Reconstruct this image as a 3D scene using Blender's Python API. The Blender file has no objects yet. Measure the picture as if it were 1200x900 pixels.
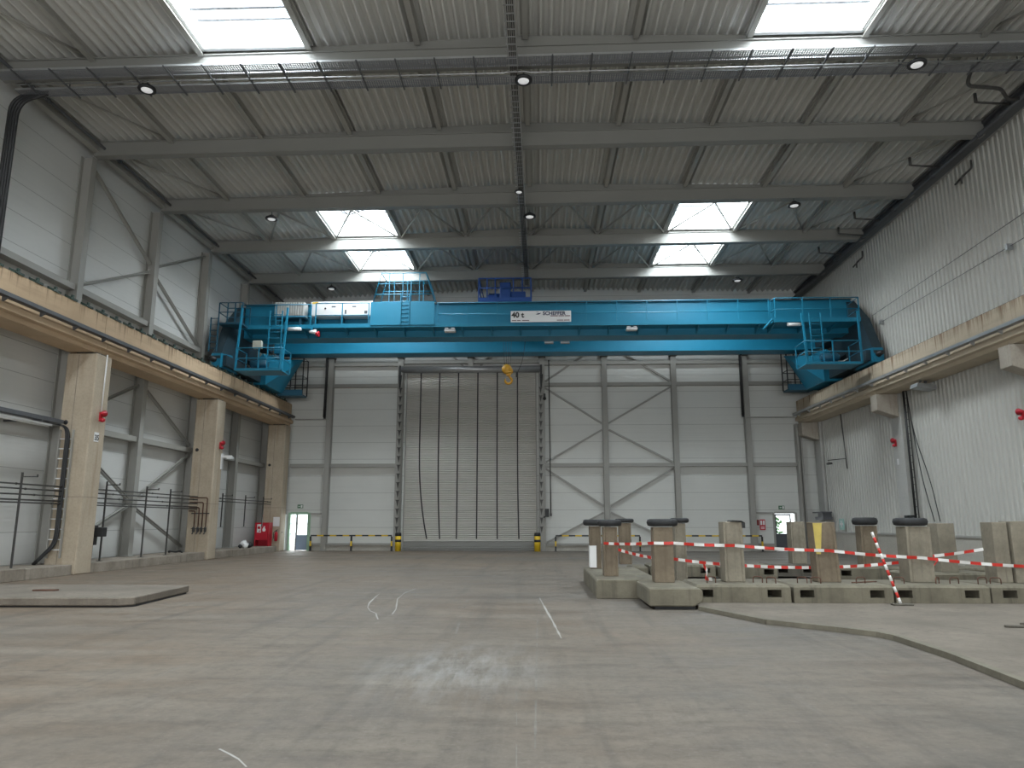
import bpy, bmesh, math, random
from mathutils import Vector, Matrix
random.seed(7)
SC = bpy.context.scene
COL = SC.collection
PI = math.pi
ORD = ['first', 'second', 'third', 'fourth', 'fifth', 'sixth', 'seventh', 'eighth', 'ninth', 'tenth', 'eleventh', 'twelfth']

# ------------------------------------------------------------------ materials
def new_mat(name):
    m = bpy.data.materials.new(name); m.use_nodes = True
    nt = m.node_tree; b = nt.nodes['Principled BSDF']
    return m, nt, b

def N(nt, t, **kw):
    n = nt.nodes.new(t)
    for k, v in kw.items():
        if k.startswith('i_'):
            n.inputs[int(k[2:]) if k[2:].isdigit() else k[2:]].default_value = v
        else:
            setattr(n, k, v)
    return n

def mix(nt, fac, a, b, mode='MIX'):
    n = nt.nodes.new('ShaderNodeMix'); n.data_type = 'RGBA'; n.blend_type = mode
    for i, v in ((0, fac), (6, a), (7, b)):
        if hasattr(v, 'is_output'): nt.links.new(v, n.inputs[i])
        elif isinstance(v, (int, float)): n.inputs[i].default_value = v
        else: n.inputs[i].default_value = (*v, 1)
    return n.outputs[2]

def math_n(nt, op, a, b=0.0, c=0.0):
    n = nt.nodes.new('ShaderNodeMath'); n.operation = op
    for i, v in enumerate((a, b, c)):
        if hasattr(v, 'is_output'): nt.links.new(v, n.inputs[i])
        else: n.inputs[i].default_value = v
    return n.outputs[0]

def coords(nt, scale=(1, 1, 1), kind='Object'):
    tc = nt.nodes.new('ShaderNodeTexCoord'); mp = nt.nodes.new('ShaderNodeMapping')
    mp.inputs['Scale'].default_value = scale
    nt.links.new(tc.outputs[kind], mp.inputs[0])
    return mp.outputs[0]

def noise(nt, vec, scale, detail=4, rough=.55):
    n = N(nt, 'ShaderNodeTexNoise'); n.inputs['Scale'].default_value = scale
    n.inputs['Detail'].default_value = detail; n.inputs['Roughness'].default_value = rough
    nt.links.new(vec, n.inputs['Vector'])
    return n.outputs[0]

def ramp(nt, fac, stops):
    r = N(nt, 'ShaderNodeValToRGB'); e = r.color_ramp.elements
    while len(e) < len(stops): e.new(.5)
    for i, (p, c) in enumerate(stops):
        e[i].position = p; e[i].color = (c, c, c, 1) if isinstance(c, (int, float)) else (*c, 1)
    nt.links.new(fac, r.inputs[0])
    return r.outputs[0]

def bump(nt, b, h, strength=.3, dist=.02):
    n = N(nt, 'ShaderNodeBump'); n.inputs['Strength'].default_value = strength; n.inputs['Distance'].default_value = dist
    nt.links.new(h, n.inputs['Height']); nt.links.new(n.outputs[0], b.inputs['Normal'])

def paint(name, col, rough=.5, metal=0.0, var=.12, scale=1.5):
    m, nt, b = new_mat(name)
    f = noise(nt, coords(nt), scale, 5)
    d = tuple(c * (1 - var * 2) for c in col); l = tuple(min(1, c * (1 + var)) for c in col)
    nt.links.new(mix(nt, f, d, l), b.inputs['Base Color'])
    b.inputs['Roughness'].default_value = rough; b.inputs['Metallic'].default_value = metal
    return m

def concrete(name, col, dark, stain=None, sc=1.2, drip=0.0):
    m, nt, b = new_mat(name)
    v = coords(nt)
    f = ramp(nt, noise(nt, v, sc, 6, .62), [(.32, 0.), (.7, 1.)])
    c = mix(nt, f, dark, col)
    fine = noise(nt, v, 14, 4, .7)
    c = mix(nt, math_n(nt, 'MULTIPLY', ramp(nt, fine, [(.45, 0.), (.75, 1.)]), .35), c, tuple(x * .62 for x in dark))
    if stain:
        vd = coords(nt, (1.3, 1.3, .07))
        s = ramp(nt, noise(nt, vd, 3.4, 6, .7), [(.53 - .05 * drip, 0.), (.68 - .05 * drip, 1.)])
        s = math_n(nt, 'MULTIPLY', s, ramp(nt, noise(nt, coords(nt, (1, 1, .5)), .55, 3), [(.38, .2 + .1 * drip), (.58, 1.)]))
        c = mix(nt, math_n(nt, 'MULTIPLY', s, .6 + .3 * drip), c, stain)
    nt.links.new(c, b.inputs['Base Color']); b.inputs['Roughness'].default_value = .85
    bump(nt, b, fine, .25, .02)
    return m

def panel_mat(name, col, seam0, pitch, var=.05):
    m, nt, b = new_mat(name)
    v = coords(nt)
    sx = N(nt, 'ShaderNodeSeparateXYZ'); nt.links.new(v, sx.inputs[0])
    t = math_n(nt, 'FRACT', math_n(nt, 'DIVIDE', math_n(nt, 'SUBTRACT', sx.outputs[2], seam0 - 20 * pitch), pitch))
    seam = math_n(nt, 'LESS_THAN', t, .022 / pitch)
    f = noise(nt, v, .7, 4)
    c = mix(nt, f, tuple(x * (1 - var) for x in col), tuple(min(1, x * (1 + var)) for x in col))
    g = noise(nt, coords(nt, (.25, .25, 4)), 1.5, 4)
    c = mix(nt, math_n(nt, 'MULTIPLY', ramp(nt, g, [(.5, 0.), (.8, 1.)]), .12), c, tuple(x * .6 for x in col))
    c = mix(nt, math_n(nt, 'MULTIPLY', seam, .6), c, tuple(x * .35 for x in col))
    nt.links.new(c, b.inputs['Base Color']); b.inputs['Roughness'].default_value = .45
    rib = math_n(nt, 'SINE', math_n(nt, 'MULTIPLY', sx.outputs[2], 62.8))
    h = math_n(nt, 'SUBTRACT', math_n(nt, 'MULTIPLY', rib, .15), math_n(nt, 'MULTIPLY', seam, 1.))
    bump(nt, b, h, .35, .01)
    return m

def floor_mat():
    m, nt, b = new_mat('hall floor concrete')
    v = coords(nt)
    sx = N(nt, 'ShaderNodeSeparateXYZ'); nt.links.new(v, sx.inputs[0])
    big = noise(nt, v, .13, 5, .6)
    side = math_n(nt, 'ADD', math_n(nt, 'MULTIPLY', sx.outputs[0], -.06), math_n(nt, 'MULTIPLY', math_n(nt, 'SUBTRACT', big, .5), 3.2))
    fb = ramp(nt, math_n(nt, 'ADD', side, .42), [(0., 0.), (1., 1.)])
    c = mix(nt, fb, (.185, .173, .155), (.275, .213, .158))
    st = ramp(nt, noise(nt, coords(nt, (.5, 1.5, 1)), .8, 8, .7), [(.4, 0.), (.62, 1.)])
    c = mix(nt, math_n(nt, 'MULTIPLY', st, .7), c, (.3, .268, .228))
    st2 = ramp(nt, noise(nt, coords(nt, (.35, 1.3, 1)), 1.9, 8, .74), [(.5, 0.), (.7, 1.)])
    c = mix(nt, math_n(nt, 'MULTIPLY', st2, .42), c, (.075, .068, .06))
    # tyre tracks along the length of the hall
    trk = noise(nt, coords(nt, (2.6, .14, 1)), .9, 6, .65)
    c = mix(nt, math_n(nt, 'MULTIPLY', ramp(nt, trk, [(.52, 0.), (.68, 1.)]), .4), c, (.085, .08, .075))
    trk2 = noise(nt, coords(nt, (3.3, .12, 1)), 1.6, 6, .7)
    c = mix(nt, math_n(nt, 'MULTIPLY', ramp(nt, trk2, [(.6, 0.), (.72, 1.)]), .35), c, (.3, .28, .255))
    fine = noise(nt, v, 7, 8, .8)
    c = mix(nt, math_n(nt, 'MULTIPLY', ramp(nt, fine, [(.46, 0.), (.66, 1.)]), .42), c, (.075, .068, .06))
    fine2 = noise(nt, coords(nt, (1, 1, 1)), 19, 6, .8)
    c = mix(nt, math_n(nt, 'MULTIPLY', ramp(nt, fine2, [(.54, 0.), (.66, 1.)]), .45), c, (.36, .31, .28))
    # pale scuffs and plaster dust worn into the middle of the floor
    sc = noise(nt, coords(nt, (2.6, .42, 1)), 1.9, 9, .76)
    dx = math_n(nt, 'MULTIPLY', math_n(nt, 'ADD', sx.outputs[0], .9), .8)
    dy = math_n(nt, 'MULTIPLY', math_n(nt, 'SUBTRACT', sx.outputs[1], 8.5), .45)
    rr = math_n(nt, 'SQRT', math_n(nt, 'ADD', math_n(nt, 'MULTIPLY', dx, dx), math_n(nt, 'MULTIPLY', dy, dy)))
    patch = math_n(nt, 'MULTIPLY', ramp(nt, rr, [(0., 1.), (1., 0.)]), ramp(nt, sc, [(.42, 0.), (.7, 1.)]))
    c = mix(nt, math_n(nt, 'MULTIPLY', patch, .95), c, (.5, .495, .48))
    spot = ramp(nt, noise(nt, coords(nt, (.9, 1.5, 1)), 2.6, 8, .78), [(.66, 0.), (.71, 1.)])
    c = mix(nt, math_n(nt, 'MULTIPLY', spot, .6), c, (.4, .385, .36))
    hs = N(nt, 'ShaderNodeHueSaturation'); hs.inputs['Value'].default_value = .68; hs.inputs['Saturation'].default_value = 1.1
    nt.links.new(c, hs.inputs['Color']); nt.links.new(hs.outputs[0], b.inputs['Base Color'])
    b.inputs['Specular IOR Level'].default_value = .3
    rg = N(nt, 'ShaderNodeMapRange'); rg.inputs[3].default_value = .5; rg.inputs[4].default_value = .8
    nt.links.new(st, rg.inputs[0]); nt.links.new(rg.outputs[0], b.inputs['Roughness'])
    bump(nt, b, fine, .3, .012)
    return m

M = {}
M['floor'] = floor_mat()
M['panel'] = panel_mat('white sandwich panel', (.66, .67, .645), 1.27, .96)
M['panel_side'] = panel_mat('white side panel', (.63, .635, .62), 1.27, .96)
M['deck'] = paint('grey roof deck', (.6, .6, .575), .55, 0, .08, .6)
M['corrugated'] = paint('white corrugated sheet', (.52, .52, .485), .5, 0, .05, .5)
M['steel'] = paint('grey painted steel', (.345, .34, .315), .5, 0, .08, .8)
M['steel_darker'] = paint('grey primed rafter steel', (.235, .235, .22), .5, 0, .06, .6)  # darker grey steel for the rafters and the roller door's bottom rail
M['galv'] = paint('galvanised steel', (.42, .43, .44), .38, .6, .12, 6)
M['galv_dark'] = paint('dark galvanised tray', (.11, .115, .125), .5, .3, .1, 4)
M['black'] = paint('black plastic', (.02, .021, .023), .5)
M['blackpipe'] = paint('dark pipe', (.07, .068, .065), .5, .2, .15, 5)
M['tan'] = concrete('tan crane column concrete', (.5, .425, .33), (.4, .335, .25), (.3, .215, .13), .8)
def beam_mat(name, col, dark, stain, thr):
    m, nt, b = new_mat(name); v = coords(nt)
    sx = N(nt, 'ShaderNodeSeparateXYZ'); nt.links.new(v, sx.inputs[0])
    c = mix(nt, ramp(nt, noise(nt, v, .7, 6, .62), [(.32, 0.), (.7, 1.)]), dark, col)
    fine = noise(nt, v, 12, 4, .7)
    c = mix(nt, math_n(nt, 'MULTIPLY', ramp(nt, fine, [(.5, 0.), (.75, 1.)]), .25), c, dark)
    # rust water runs down from the rail and fades towards the lip
    d = noise(nt, coords(nt, (.2, 2.2, .05)), 2.6, 7, .75)
    d = math_n(nt, 'ADD', d, math_n(nt, 'MULTIPLY', math_n(nt, 'SUBTRACT', sx.outputs[2], 1.0), .22))
    d = math_n(nt, 'MULTIPLY', ramp(nt, d, [(thr, 0.), (thr + .14, 1.)]), ramp(nt, sx.outputs[2], [(.42, 0.), (.6, 1.)]))
    c = mix(nt, math_n(nt, 'MULTIPLY', d, .85), c, stain)
    g = noise(nt, coords(nt, (.2, .25, 3)), 1.6, 4)
    c = mix(nt, math_n(nt, 'MULTIPLY', ramp(nt, g, [(.5, 0.), (.7, 1.)]), .3), c, tuple(x * .5 for x in dark))
    nt.links.new(c, b.inputs['Base Color']); b.inputs['Roughness'].default_value = .85
    bump(nt, b, fine, .2, .02)
    return m
M['beam'] = beam_mat('stained runway beam concrete', (.58, .43, .285), (.48, .35, .225), (.1, .055, .028), .55)
M['beamgrey'] = beam_mat('weathered runway beam concrete', (.54, .46, .35), (.45, .375, .28), (.17, .09, .045), .51)
M['corbel'] = concrete('grey corbel concrete', (.46, .42, .36), (.36, .32, .27), (.2, .16, .12), 1.)
M['paleconc'] = concrete('pale wall column concrete', (.5, .5, .48), (.44, .44, .42), None, .6)
M['block'] = concrete('grey footing concrete', (.215, .195, .145), (.125, .113, .083), (.055, .05, .038), 1.7)
M['blockdark'] = concrete('dark footing concrete', (.13, .118, .095), (.085, .078, .064), (.04, .036, .03), 1.9)
M['post'] = concrete('brownish post concrete', (.235, .19, .135), (.145, .115, .08), (.075, .056, .037), 2.2)
M['postgrey'] = concrete('grey post concrete', (.3, .27, .21), (.2, .178, .138), (.105, .09, .068), 2.)
M['slab'] = concrete('low slab concrete', (.215, .185, .15), (.16, .135, .108), (.09, .078, .062), .9)
M['slabtop'] = concrete('dusty raised slab', (.22, .19, .155), (.135, .116, .094), (.085, .073, .058), .7)
M['curbedge'] = concrete('slab edge concrete', (.2, .182, .138), (.13, .118, .09), (.1, .09, .07), 1.6)
M['plinth'] = concrete('plinth concrete', (.34, .3, .25), (.2, .17, .135), (.1, .08, .06), 1.3)
M['plinthr'] = concrete('smooth base wall concrete', (.47, .45, .4), (.41, .39, .345), None, .7)
M['rubber'] = paint('black rubber', (.025, .026, .028), .7, 0, .3, 8)
M['blue'] = paint('crane blue', (.007, .18, .30), .42, 0, .06, .5)
M['legdark'] = paint('crane end plates', (.022, .045, .06), .5, 0, .3, 1.2)
M['bluedark'] = paint('crane blue darker', (.012, .085, .14), .5, 0, .2, 1.2)  # darker tone of the crane blue
M['trolleyblue'] = paint('trolley blue', (.01, .07, .30), .5, 0, .15, 1.2)
M['whitebox'] = paint('white cabinet paint', (.78, .79, .8), .4, 0, .03)
M['alu'] = paint('ribbed aluminium', (.58, .58, .56), .4, .4, .06)
M['beige'] = paint('beige enclosure', (.5, .5, .42), .5)
M['red'] = paint('signal red', (.5, .012, .03), .4, 0, .05)
M['reddark'] = paint('dull red', (.3, .018, .02), .5, 0, .1)
M['yellow'] = paint('signal yellow', (.75, .5, .02), .45, 0, .06)
M['yellowpale'] = paint('faded yellow paint', (.6, .47, .12), .7, 0, .2, 5)
M['hookyellow'] = paint('hook block yellow', (.75, .4, .035), .45, 0, .12, 6)
M['white'] = paint('white paint', (.8, .8, .8), .5, 0, .03)
M['navy'] = paint('navy lettering', (.03, .035, .1), .5)
M['maroon'] = paint('maroon lettering', (.13, .02, .04), .5)
M['shutter'] = None
M['green'] = paint('green enamel', (.08, .2, .11), .5)
M['doorgreen'] = paint('pale green door frame', (.33, .5, .36), .5)
M['doorgrey'] = paint('dark grey door', (.085, .09, .105), .45)
M['doorblue'] = paint('blue grey door panel', (.3, .38, .5), .45)
M['teal'] = paint('pale green safety sign', (.3, .52, .47), .5)
M['rust'] = paint('rusty steel', (.12, .055, .035), .8, 0, .3, 9)
M['chalk'] = paint('chalk', (.4, .39, .365), .9)
M['worn'] = concrete('worn pale line', (.225, .21, .187), (.16, .148, .13), None, 4)
M['darkgreen'] = paint('dark green clips', (.035, .06, .05), .6)
M['upstand'] = paint('white upstand lining', (.75, .76, .76), .5, 0, .02)
M['gravel'] = paint('outside paving', (.5, .48, .44), .9)
M['leaf'] = paint('hedge green', (.1, .3, .07), .8, 0, .4, 6)
M['glassy'] = None

def shutter_mat():
    m, nt, b = new_mat('metal roller slats')
    v = coords(nt); f = noise(nt, coords(nt, (.5, 1, 7)), 2.2, 4)
    nt.links.new(mix(nt, f, (.48, .465, .44), (.66, .64, .605)), b.inputs['Base Color'])
    b.inputs['Metallic'].default_value = .35; b.inputs['Roughness'].default_value = .38
    return m
M['shutter'] = shutter_mat()

def glass_mat(name, tint, gloss=.08):
    m = bpy.data.materials.new(name); m.use_nodes = True; nt = m.node_tree; nt.nodes.clear()
    o = N(nt, 'ShaderNodeOutputMaterial'); t = N(nt, 'ShaderNodeBsdfTransparent'); g = N(nt, 'ShaderNodeBsdfGlossy')
    t.inputs[0].default_value = (*tint, 1); g.inputs['Roughness'].default_value = .08
    mx = N(nt, 'ShaderNodeMixShader'); mx.inputs[0].default_value = gloss
    nt.links.new(t.outputs[0], mx.inputs[1]); nt.links.new(g.outputs[0], mx.inputs[2]); nt.links.new(mx.outputs[0], o.inputs[0])
    return m
M['glassy'] = glass_mat('clear pane', (.95, .97, .97))
M['skypane'] = glass_mat('rooflight glazing', (.88, .94, .97), .05)

def mesh_deck_mat():
    """perforated tray sheet: real holes through a thin sheet"""
    m = bpy.data.materials.new('perforated tray steel'); m.use_nodes = True; nt = m.node_tree
    b = nt.nodes['Principled BSDF']; b.inputs['Base Color'].default_value = (.2, .21, .235, 1); b.inputs['Roughness'].default_value = .45
    b.inputs['Metallic'].default_value = .3
    v = coords(nt); sx = N(nt, 'ShaderNodeSeparateXYZ'); nt.links.new(v, sx.inputs[0])
    a = math_n(nt, 'GREATER_THAN', math_n(nt, 'FRACT', math_n(nt, 'MULTIPLY', sx.outputs[0], 15.0)), .5)
    c = math_n(nt, 'GREATER_THAN', math_n(nt, 'FRACT', math_n(nt, 'MULTIPLY', sx.outputs[1], 16.0)), .45)
    hole = math_n(nt, 'MULTIPLY', a, c)
    t = N(nt, 'ShaderNodeBsdfTransparent'); mx = N(nt, 'ShaderNodeMixShader'); o = nt.nodes['Material Output']
    nt.links.new(hole, mx.inputs[0]); nt.links.new(b.outputs[0], mx.inputs[1]); nt.links.new(t.outputs[0], mx.inputs[2])
    nt.links.new(mx.outputs[0], o.inputs[0])
    return m
M['tray'] = mesh_deck_mat()

# ------------------------------------------------------------------ mesh builder
class B:
    def __init__(s): s.v = []; s.f = []; s.mi = []; s.sm = []; s.m = 0
    def add(s, vs, fs, smooth=False):
        o = len(s.v); s.v += [tuple(p) for p in vs]
        for f in fs: s.f.append(tuple(i + o for i in f)); s.mi.append(s.m); s.sm.append(smooth)
        return s
    def box(s, x0, x1, y0, y1, z0, z1):
        if x0 > x1: x0, x1 = x1, x0
        if y0 > y1: y0, y1 = y1, y0
        if z0 > z1: z0, z1 = z1, z0
        return s.add([(x0, y0, z0), (x1, y0, z0), (x1, y1, z0), (x0, y1, z0), (x0, y0, z1), (x1, y0, z1), (x1, y1, z1), (x0, y1, z1)],
              [(0, 3, 2, 1), (4, 5, 6, 7), (0, 1, 5, 4), (1, 2, 6, 5), (2, 3, 7, 6), (3, 0, 4, 7)])
    def bar(s, p, q, w, h=None, up=(0, 0, 1)):
        h = h or w; p = Vector(p); q = Vector(q); d = (q - p).normalized(); u = Vector(up)
        if abs(d.dot(u)) > .98: u = Vector((0, 1, 0))
        a = d.cross(u).normalized() * w / 2; c = a.cross(d).normalized() * h / 2
        vs = [p - a - c, p + a - c, p + a + c, p - a + c, q - a - c, q + a - c, q + a + c, q - a + c]
        return s.add(vs, [(0, 1, 2, 3), (7, 6, 5, 4), (0, 4, 5, 1), (1, 5, 6, 2), (2, 6, 7, 3), (3, 7, 4, 0)])
    def tube(s, pts, r, n=8, caps=True):
        pts = [Vector(p) for p in pts]; rings = []; prev = None
        for i, p in enumerate(pts):
            d = ((pts[min(i + 1, len(pts) - 1)] - pts[max(i - 1, 0)])).normalized()
            if prev is None:
                u = Vector((0, 0, 1)) if abs(d.z) < .9 else Vector((1, 0, 0)); a = d.cross(u).normalized()
            else:
                a = (prev - d * prev.dot(d)).normalized()
            prev = a; c = d.cross(a)
            rr = r[i] if isinstance(r, (list, tuple)) else r
            rings.append([p + (a * math.cos(2 * PI * k / n) + c * math.sin(2 * PI * k / n)) * rr for k in range(n)])
        vs = [v for rg in rings for v in rg]; fs = []
        for i in range(len(rings) - 1):
            for k in range(n):
                fs.append((i * n + k, i * n + (k + 1) % n, (i + 1) * n + (k + 1) % n, (i + 1) * n + k))
        s.add(vs, fs, True)
        if caps:
            o = len(s.v) - len(vs)
            for f in (tuple(o + k for k in reversed(range(n))), tuple(o + (len(rings) - 1) * n + k for k in range(n))):
                s.f.append(f); s.mi.append(s.m); s.sm.append(False)
        return s
    def prism(s, poly, ax, a0, a1):
        """poly in the plane across axis ax: x -> (y,z), y -> (x,z), z -> (x,y)"""
        def P(u, w, t): return {'x': (t, u, w), 'y': (u, t, w), 'z': (u, w, t)}[ax]
        n = len(poly); vs = [P(u, w, a0) for u, w in poly] + [P(u, w, a1) for u, w in poly]
        return s.add(vs, [tuple(range(n)), tuple(reversed(range(n, 2 * n)))] + [(i, n + i, n + (i + 1) % n, (i + 1) % n) for i in range(n)])
    def loft(s, ra, rb):
        n = len(ra)
        return s.add(list(ra) + list(rb), [tuple(range(n)), tuple(reversed(range(n, 2 * n)))] + [(i, n + i, n + (i + 1) % n, (i + 1) % n) for i in range(n)])
    def lathe(s, prof, c, ax='z', n=20):
        """prof: (radius, height) pairs round the axis through c"""
        c = Vector(c); vs = []; fs = []
        for r, h in prof:
            for k in range(n):
                a = 2 * PI * k / n; u, w = r * math.cos(a), r * math.sin(a)
                vs.append(c + Vector({'z': (u, w, h), 'y': (u, h, w), 'x': (h, u, w)}[ax]))
        for i in range(len(prof) - 1):
            for k in range(n): fs.append((i * n + k, i * n + (k + 1) % n, (i + 1) * n + (k + 1) % n, (i + 1) * n + k))
        fs.append(tuple(reversed(range(n)))); fs.append(tuple((len(prof) - 1) * n + k for k in range(n)))
        return s.add(vs, fs, True)
    def mesh(s, name, mats, bevel=0):
        me = bpy.data.meshes.new(name); me.from_pydata(s.v, [], s.f)
        for m in (mats if isinstance(mats, (list, tuple)) else [mats]): me.materials.append(m)
        me.polygons.foreach_set('material_index', s.mi); me.polygons.foreach_set('use_smooth', s.sm)
        bm = bmesh.new(); bm.from_mesh(me)
        if bevel:
            bmesh.ops.remove_doubles(bm, verts=bm.verts, dist=1e-5)
            bmesh.ops.bevel(bm, geom=[e for e in bm.edges if e.calc_face_angle(0) > .6], offset=bevel, segments=1, affect='EDGES', clamp_overlap=True)
        bmesh.ops.recalc_face_normals(bm, faces=bm.faces); bm.to_mesh(me); bm.free()
        return me

def link(name, me, parent=None):
    o = bpy.data.objects.new(name, me); COL.objects.link(o)
    if parent: o.parent = parent
    return o

def tag(o, label, cat, group=None, kind=None):
    o['label'] = label; o['category'] = cat
    if group: o['group'] = group
    if kind: o['kind'] = kind
    return o

def center(bd):
    xs = [v[0] for v in bd.v]; ys = [v[1] for v in bd.v]; zs = [v[2] for v in bd.v]
    return ((min(xs) + max(xs)) / 2, (min(ys) + max(ys)) / 2, min(zs))

def put(name, bd, mat, label=None, cat=None, group=None, kind=None, bevel=0):
    """one top-level mesh, its origin at its own base so that it could be lifted away"""
    c = center(bd)
    if kind != 'structure': bd.v = [(v[0] - c[0], v[1] - c[1], v[2] - c[2]) for v in bd.v]
    o = link(name, bd.mesh(name, mat, bevel))
    if kind != 'structure': o.location = c
    if label: tag(o, label, cat, group)
    if kind: o['kind'] = kind
    return o

def root(name, loc, label, cat, group=None, kind=None):
    o = link(name, None); o.location = loc
    return tag(o, label, cat, group, kind)

def part(name, bd, mat, parent, bevel=0, label=None):
    """parts are written in world coordinates and shifted to their thing's base"""
    base = Vector((0, 0, 0)); p = parent
    while p: base += Vector(p.location); p = p.parent
    bd.v = [(v[0] - base.x, v[1] - base.y, v[2] - base.z) for v in bd.v]
    o = link(name, bd.mesh(name, mat, bevel), parent)
    if label: o['label'] = label
    return o

def copy_tree(o, parent=None):
    c = o.copy(); COL.objects.link(c); c.parent = parent
    for ch in list(o.children): copy_tree(ch, c)
    return c

def lettering(name, text, size, mat, loc, rot, parent, bold=.0, sx=1.0, ext=.004, align='LEFT'):
    cu = bpy.data.curves.new(name, 'FONT'); cu.body = text; cu.size = size; cu.extrude = ext; cu.offset = bold; cu.align_x = align
    t = bpy.data.objects.new(name, cu); COL.objects.link(t); bpy.context.view_layer.update()
    me = bpy.data.meshes.new_from_object(t.evaluated_get(bpy.context.evaluated_depsgraph_get()))
    bpy.data.objects.remove(t); me.materials.clear(); me.materials.append(mat)
    o = link(name, me, parent); base = Vector((0, 0, 0)); p = parent
    while p: base += Vector(p.location); p = p.parent
    o.location = Vector(loc) - base; o.rotation_euler = rot; o.scale = (sx, 1, 1)
    return o

# ------------------------------------------------------------------ dimensions
XL, XR, YB = -15.9, 15.55, 41.7           # inner faces of the side walls and of the roller door wall
GRID = [18.6, 23.2, 27.85, 32.45, 37.1]    # rafters in view
PURL = [-12.7, -9.55, -6.45, -3.35, -.3, 2.8, 5.95, 9.1, 12.3]
def zbot(x): return 14.23 + .006 * x        # underside of the rafters
def zmid(x): return zbot(x) + .54
def zdeck(x): return zmid(x) + .03 + .36 * (1 - min(1, abs(x + .3) / 13))

# ------------------------------------------------------------------ the setting
b = B().box(-22, 22, -16, YB + .3, -.2, 0)
floor = put('floor', b, M['floor'], kind='structure')

SKY = [(-9.45, -6.5), (6.0, 9.05)]
SKYBAYS = [(-4.4, -.3), (4.9, 9.0), (14.2, 18.35), (28.1, 32.25), (32.75, 36.85)]  # first two bays are unseen rooflights, added to light the hall
# roof deck: trapezoidal sheet spanning from rafter to rafter, cut open under the rooflights
pitch = .29
xs = []
x = XL - .1
while x < XR + .3:
    xs += [(x, .16), (x + .10, .16), (x + .165, 0.), (x + .215, 0.)]
    x += pitch
def snap(v): return min(xs, key=lambda q: abs(q[0] - v))[0]
SKYX = [(snap(a), snap(c)) for a, c in SKY]
yb = sorted(set([-16.0, YB + .2] + [y for s in SKYBAYS for y in s]))
vs = [(px, y, zdeck(px) + dz) for y in yb for px, dz in xs]
n = len(xs); fs = []
for j in range(len(yb) - 1):
    ym = (yb[j] + yb[j + 1]) / 2; inb = any(a < ym < c for a, c in SKYBAYS)
    for i in range(n - 1):
        xm = (xs[i][0] + xs[i + 1][0]) / 2
        if inb and any(a < xm < c for a, c in SKYX): continue
        fs.append((j * n + i, j * n + i + 1, (j + 1) * n + i + 1, (j + 1) * n + i))
b = B(); b.add(vs, fs)
put('ceiling', b, M['deck'], kind='structure')

# roller door wall with the two exit doorways
D1, D2 = (-14.15, -12.98), (13.0, 14.2)
b = B()
for x0, x1, z0, z1 in ((XL - .3, D1[0], 0, 2.1), (D1[1], -7.78, 0, 2.1), (.02, D2[0], 0, 2.1), (D2[1], XR + .4, 0, 2.1),
                       (XL - .3, -7.78, 2.1, 15.6), (.02, XR + .4, 2.1, 15.6), (-7.78, .02, 10.3, 15.6)):
    b.box(x0, x1, YB, YB + .16, z0, z1)
b.box(-8.0, .2, YB + .1, YB + .2, 0, 10.5)  # backing added behind the roller door to stop light leaking round it
put('wall_back', b, M['panel'], kind='structure')
put('wall_left', B().box(XL - .2, XL, -15, YB + .1, 0, 15.3), M['panel_side'], kind='structure')
# corrugated wall above a concrete base
prof = []
y = -15.0; p2 = .27
while y < YB + .2:
    prof += [(y, 0), (y + .12, 0), (y + .155, .055), (y + .235, .055)]; y += p2
vs = [(XR + d, yy, 1.08) for yy, d in prof] + [(XR + d, yy, 15.3) for yy, d in prof]
n = len(prof)
b = B().add(vs, [(i, i + 1, n + i + 1, n + i) for i in range(n - 1)])
put('wall_right', b, M['corrugated'], kind='structure')
b = B()
y = 2.6
while y < YB:
    b.box(XR - .12, XR + .3, y + .012, min(y + 2.4, YB) - .012, 0, 1.02); y += 2.4
b.box(XR - .02, XR + .3, -15, YB, 0, 1.0)
put('baseboard_right', b, M['plinthr'], kind='structure')
put('trim_1', B().box(XR - .16, XR + .1, -15, YB, 1.02, 1.1), M['steel'], kind='structure')
b = B()
for y0, y1 in ((2, 22.5), (23.4, 31.55), (32.4, 40.3)):
    y = y0
    while y < y1 - .1:
        ye = min(y + 2.05, y1); b.box(XL, -14.28 + random.uniform(-.02, .02), y + .01, ye - .01, 0, .31 + random.uniform(-.015, .015)); y = ye
put('baseboard_left', b, M['plinth'], kind='structure', bevel=.012)
put('baseboard_back', B().box(-12.9, -7.9, YB - .1, YB + .02, 0, .3).box(.1, 12.9, YB - .1, YB + .02, 0, .3), M['plinthr'], kind='structure')
put('trim_2', B().box(-12.9, -7.9, YB - .16, YB, .3, .42).box(.1, 12.9, YB - .16, YB, .3, .42), M['steel'], kind='structure')
# unseen end wall; its assumed gate opening is sized for the light
b = B().box(XL - .2, -9, -15.2, -15, 0, 15.6).box(9, XR + .4, -15.2, -15, 0, 15.6).box(-9, 9, -15.2, -15, 8, 15.6)
put('wall_front', b, M['panel'], kind='structure')

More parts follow.
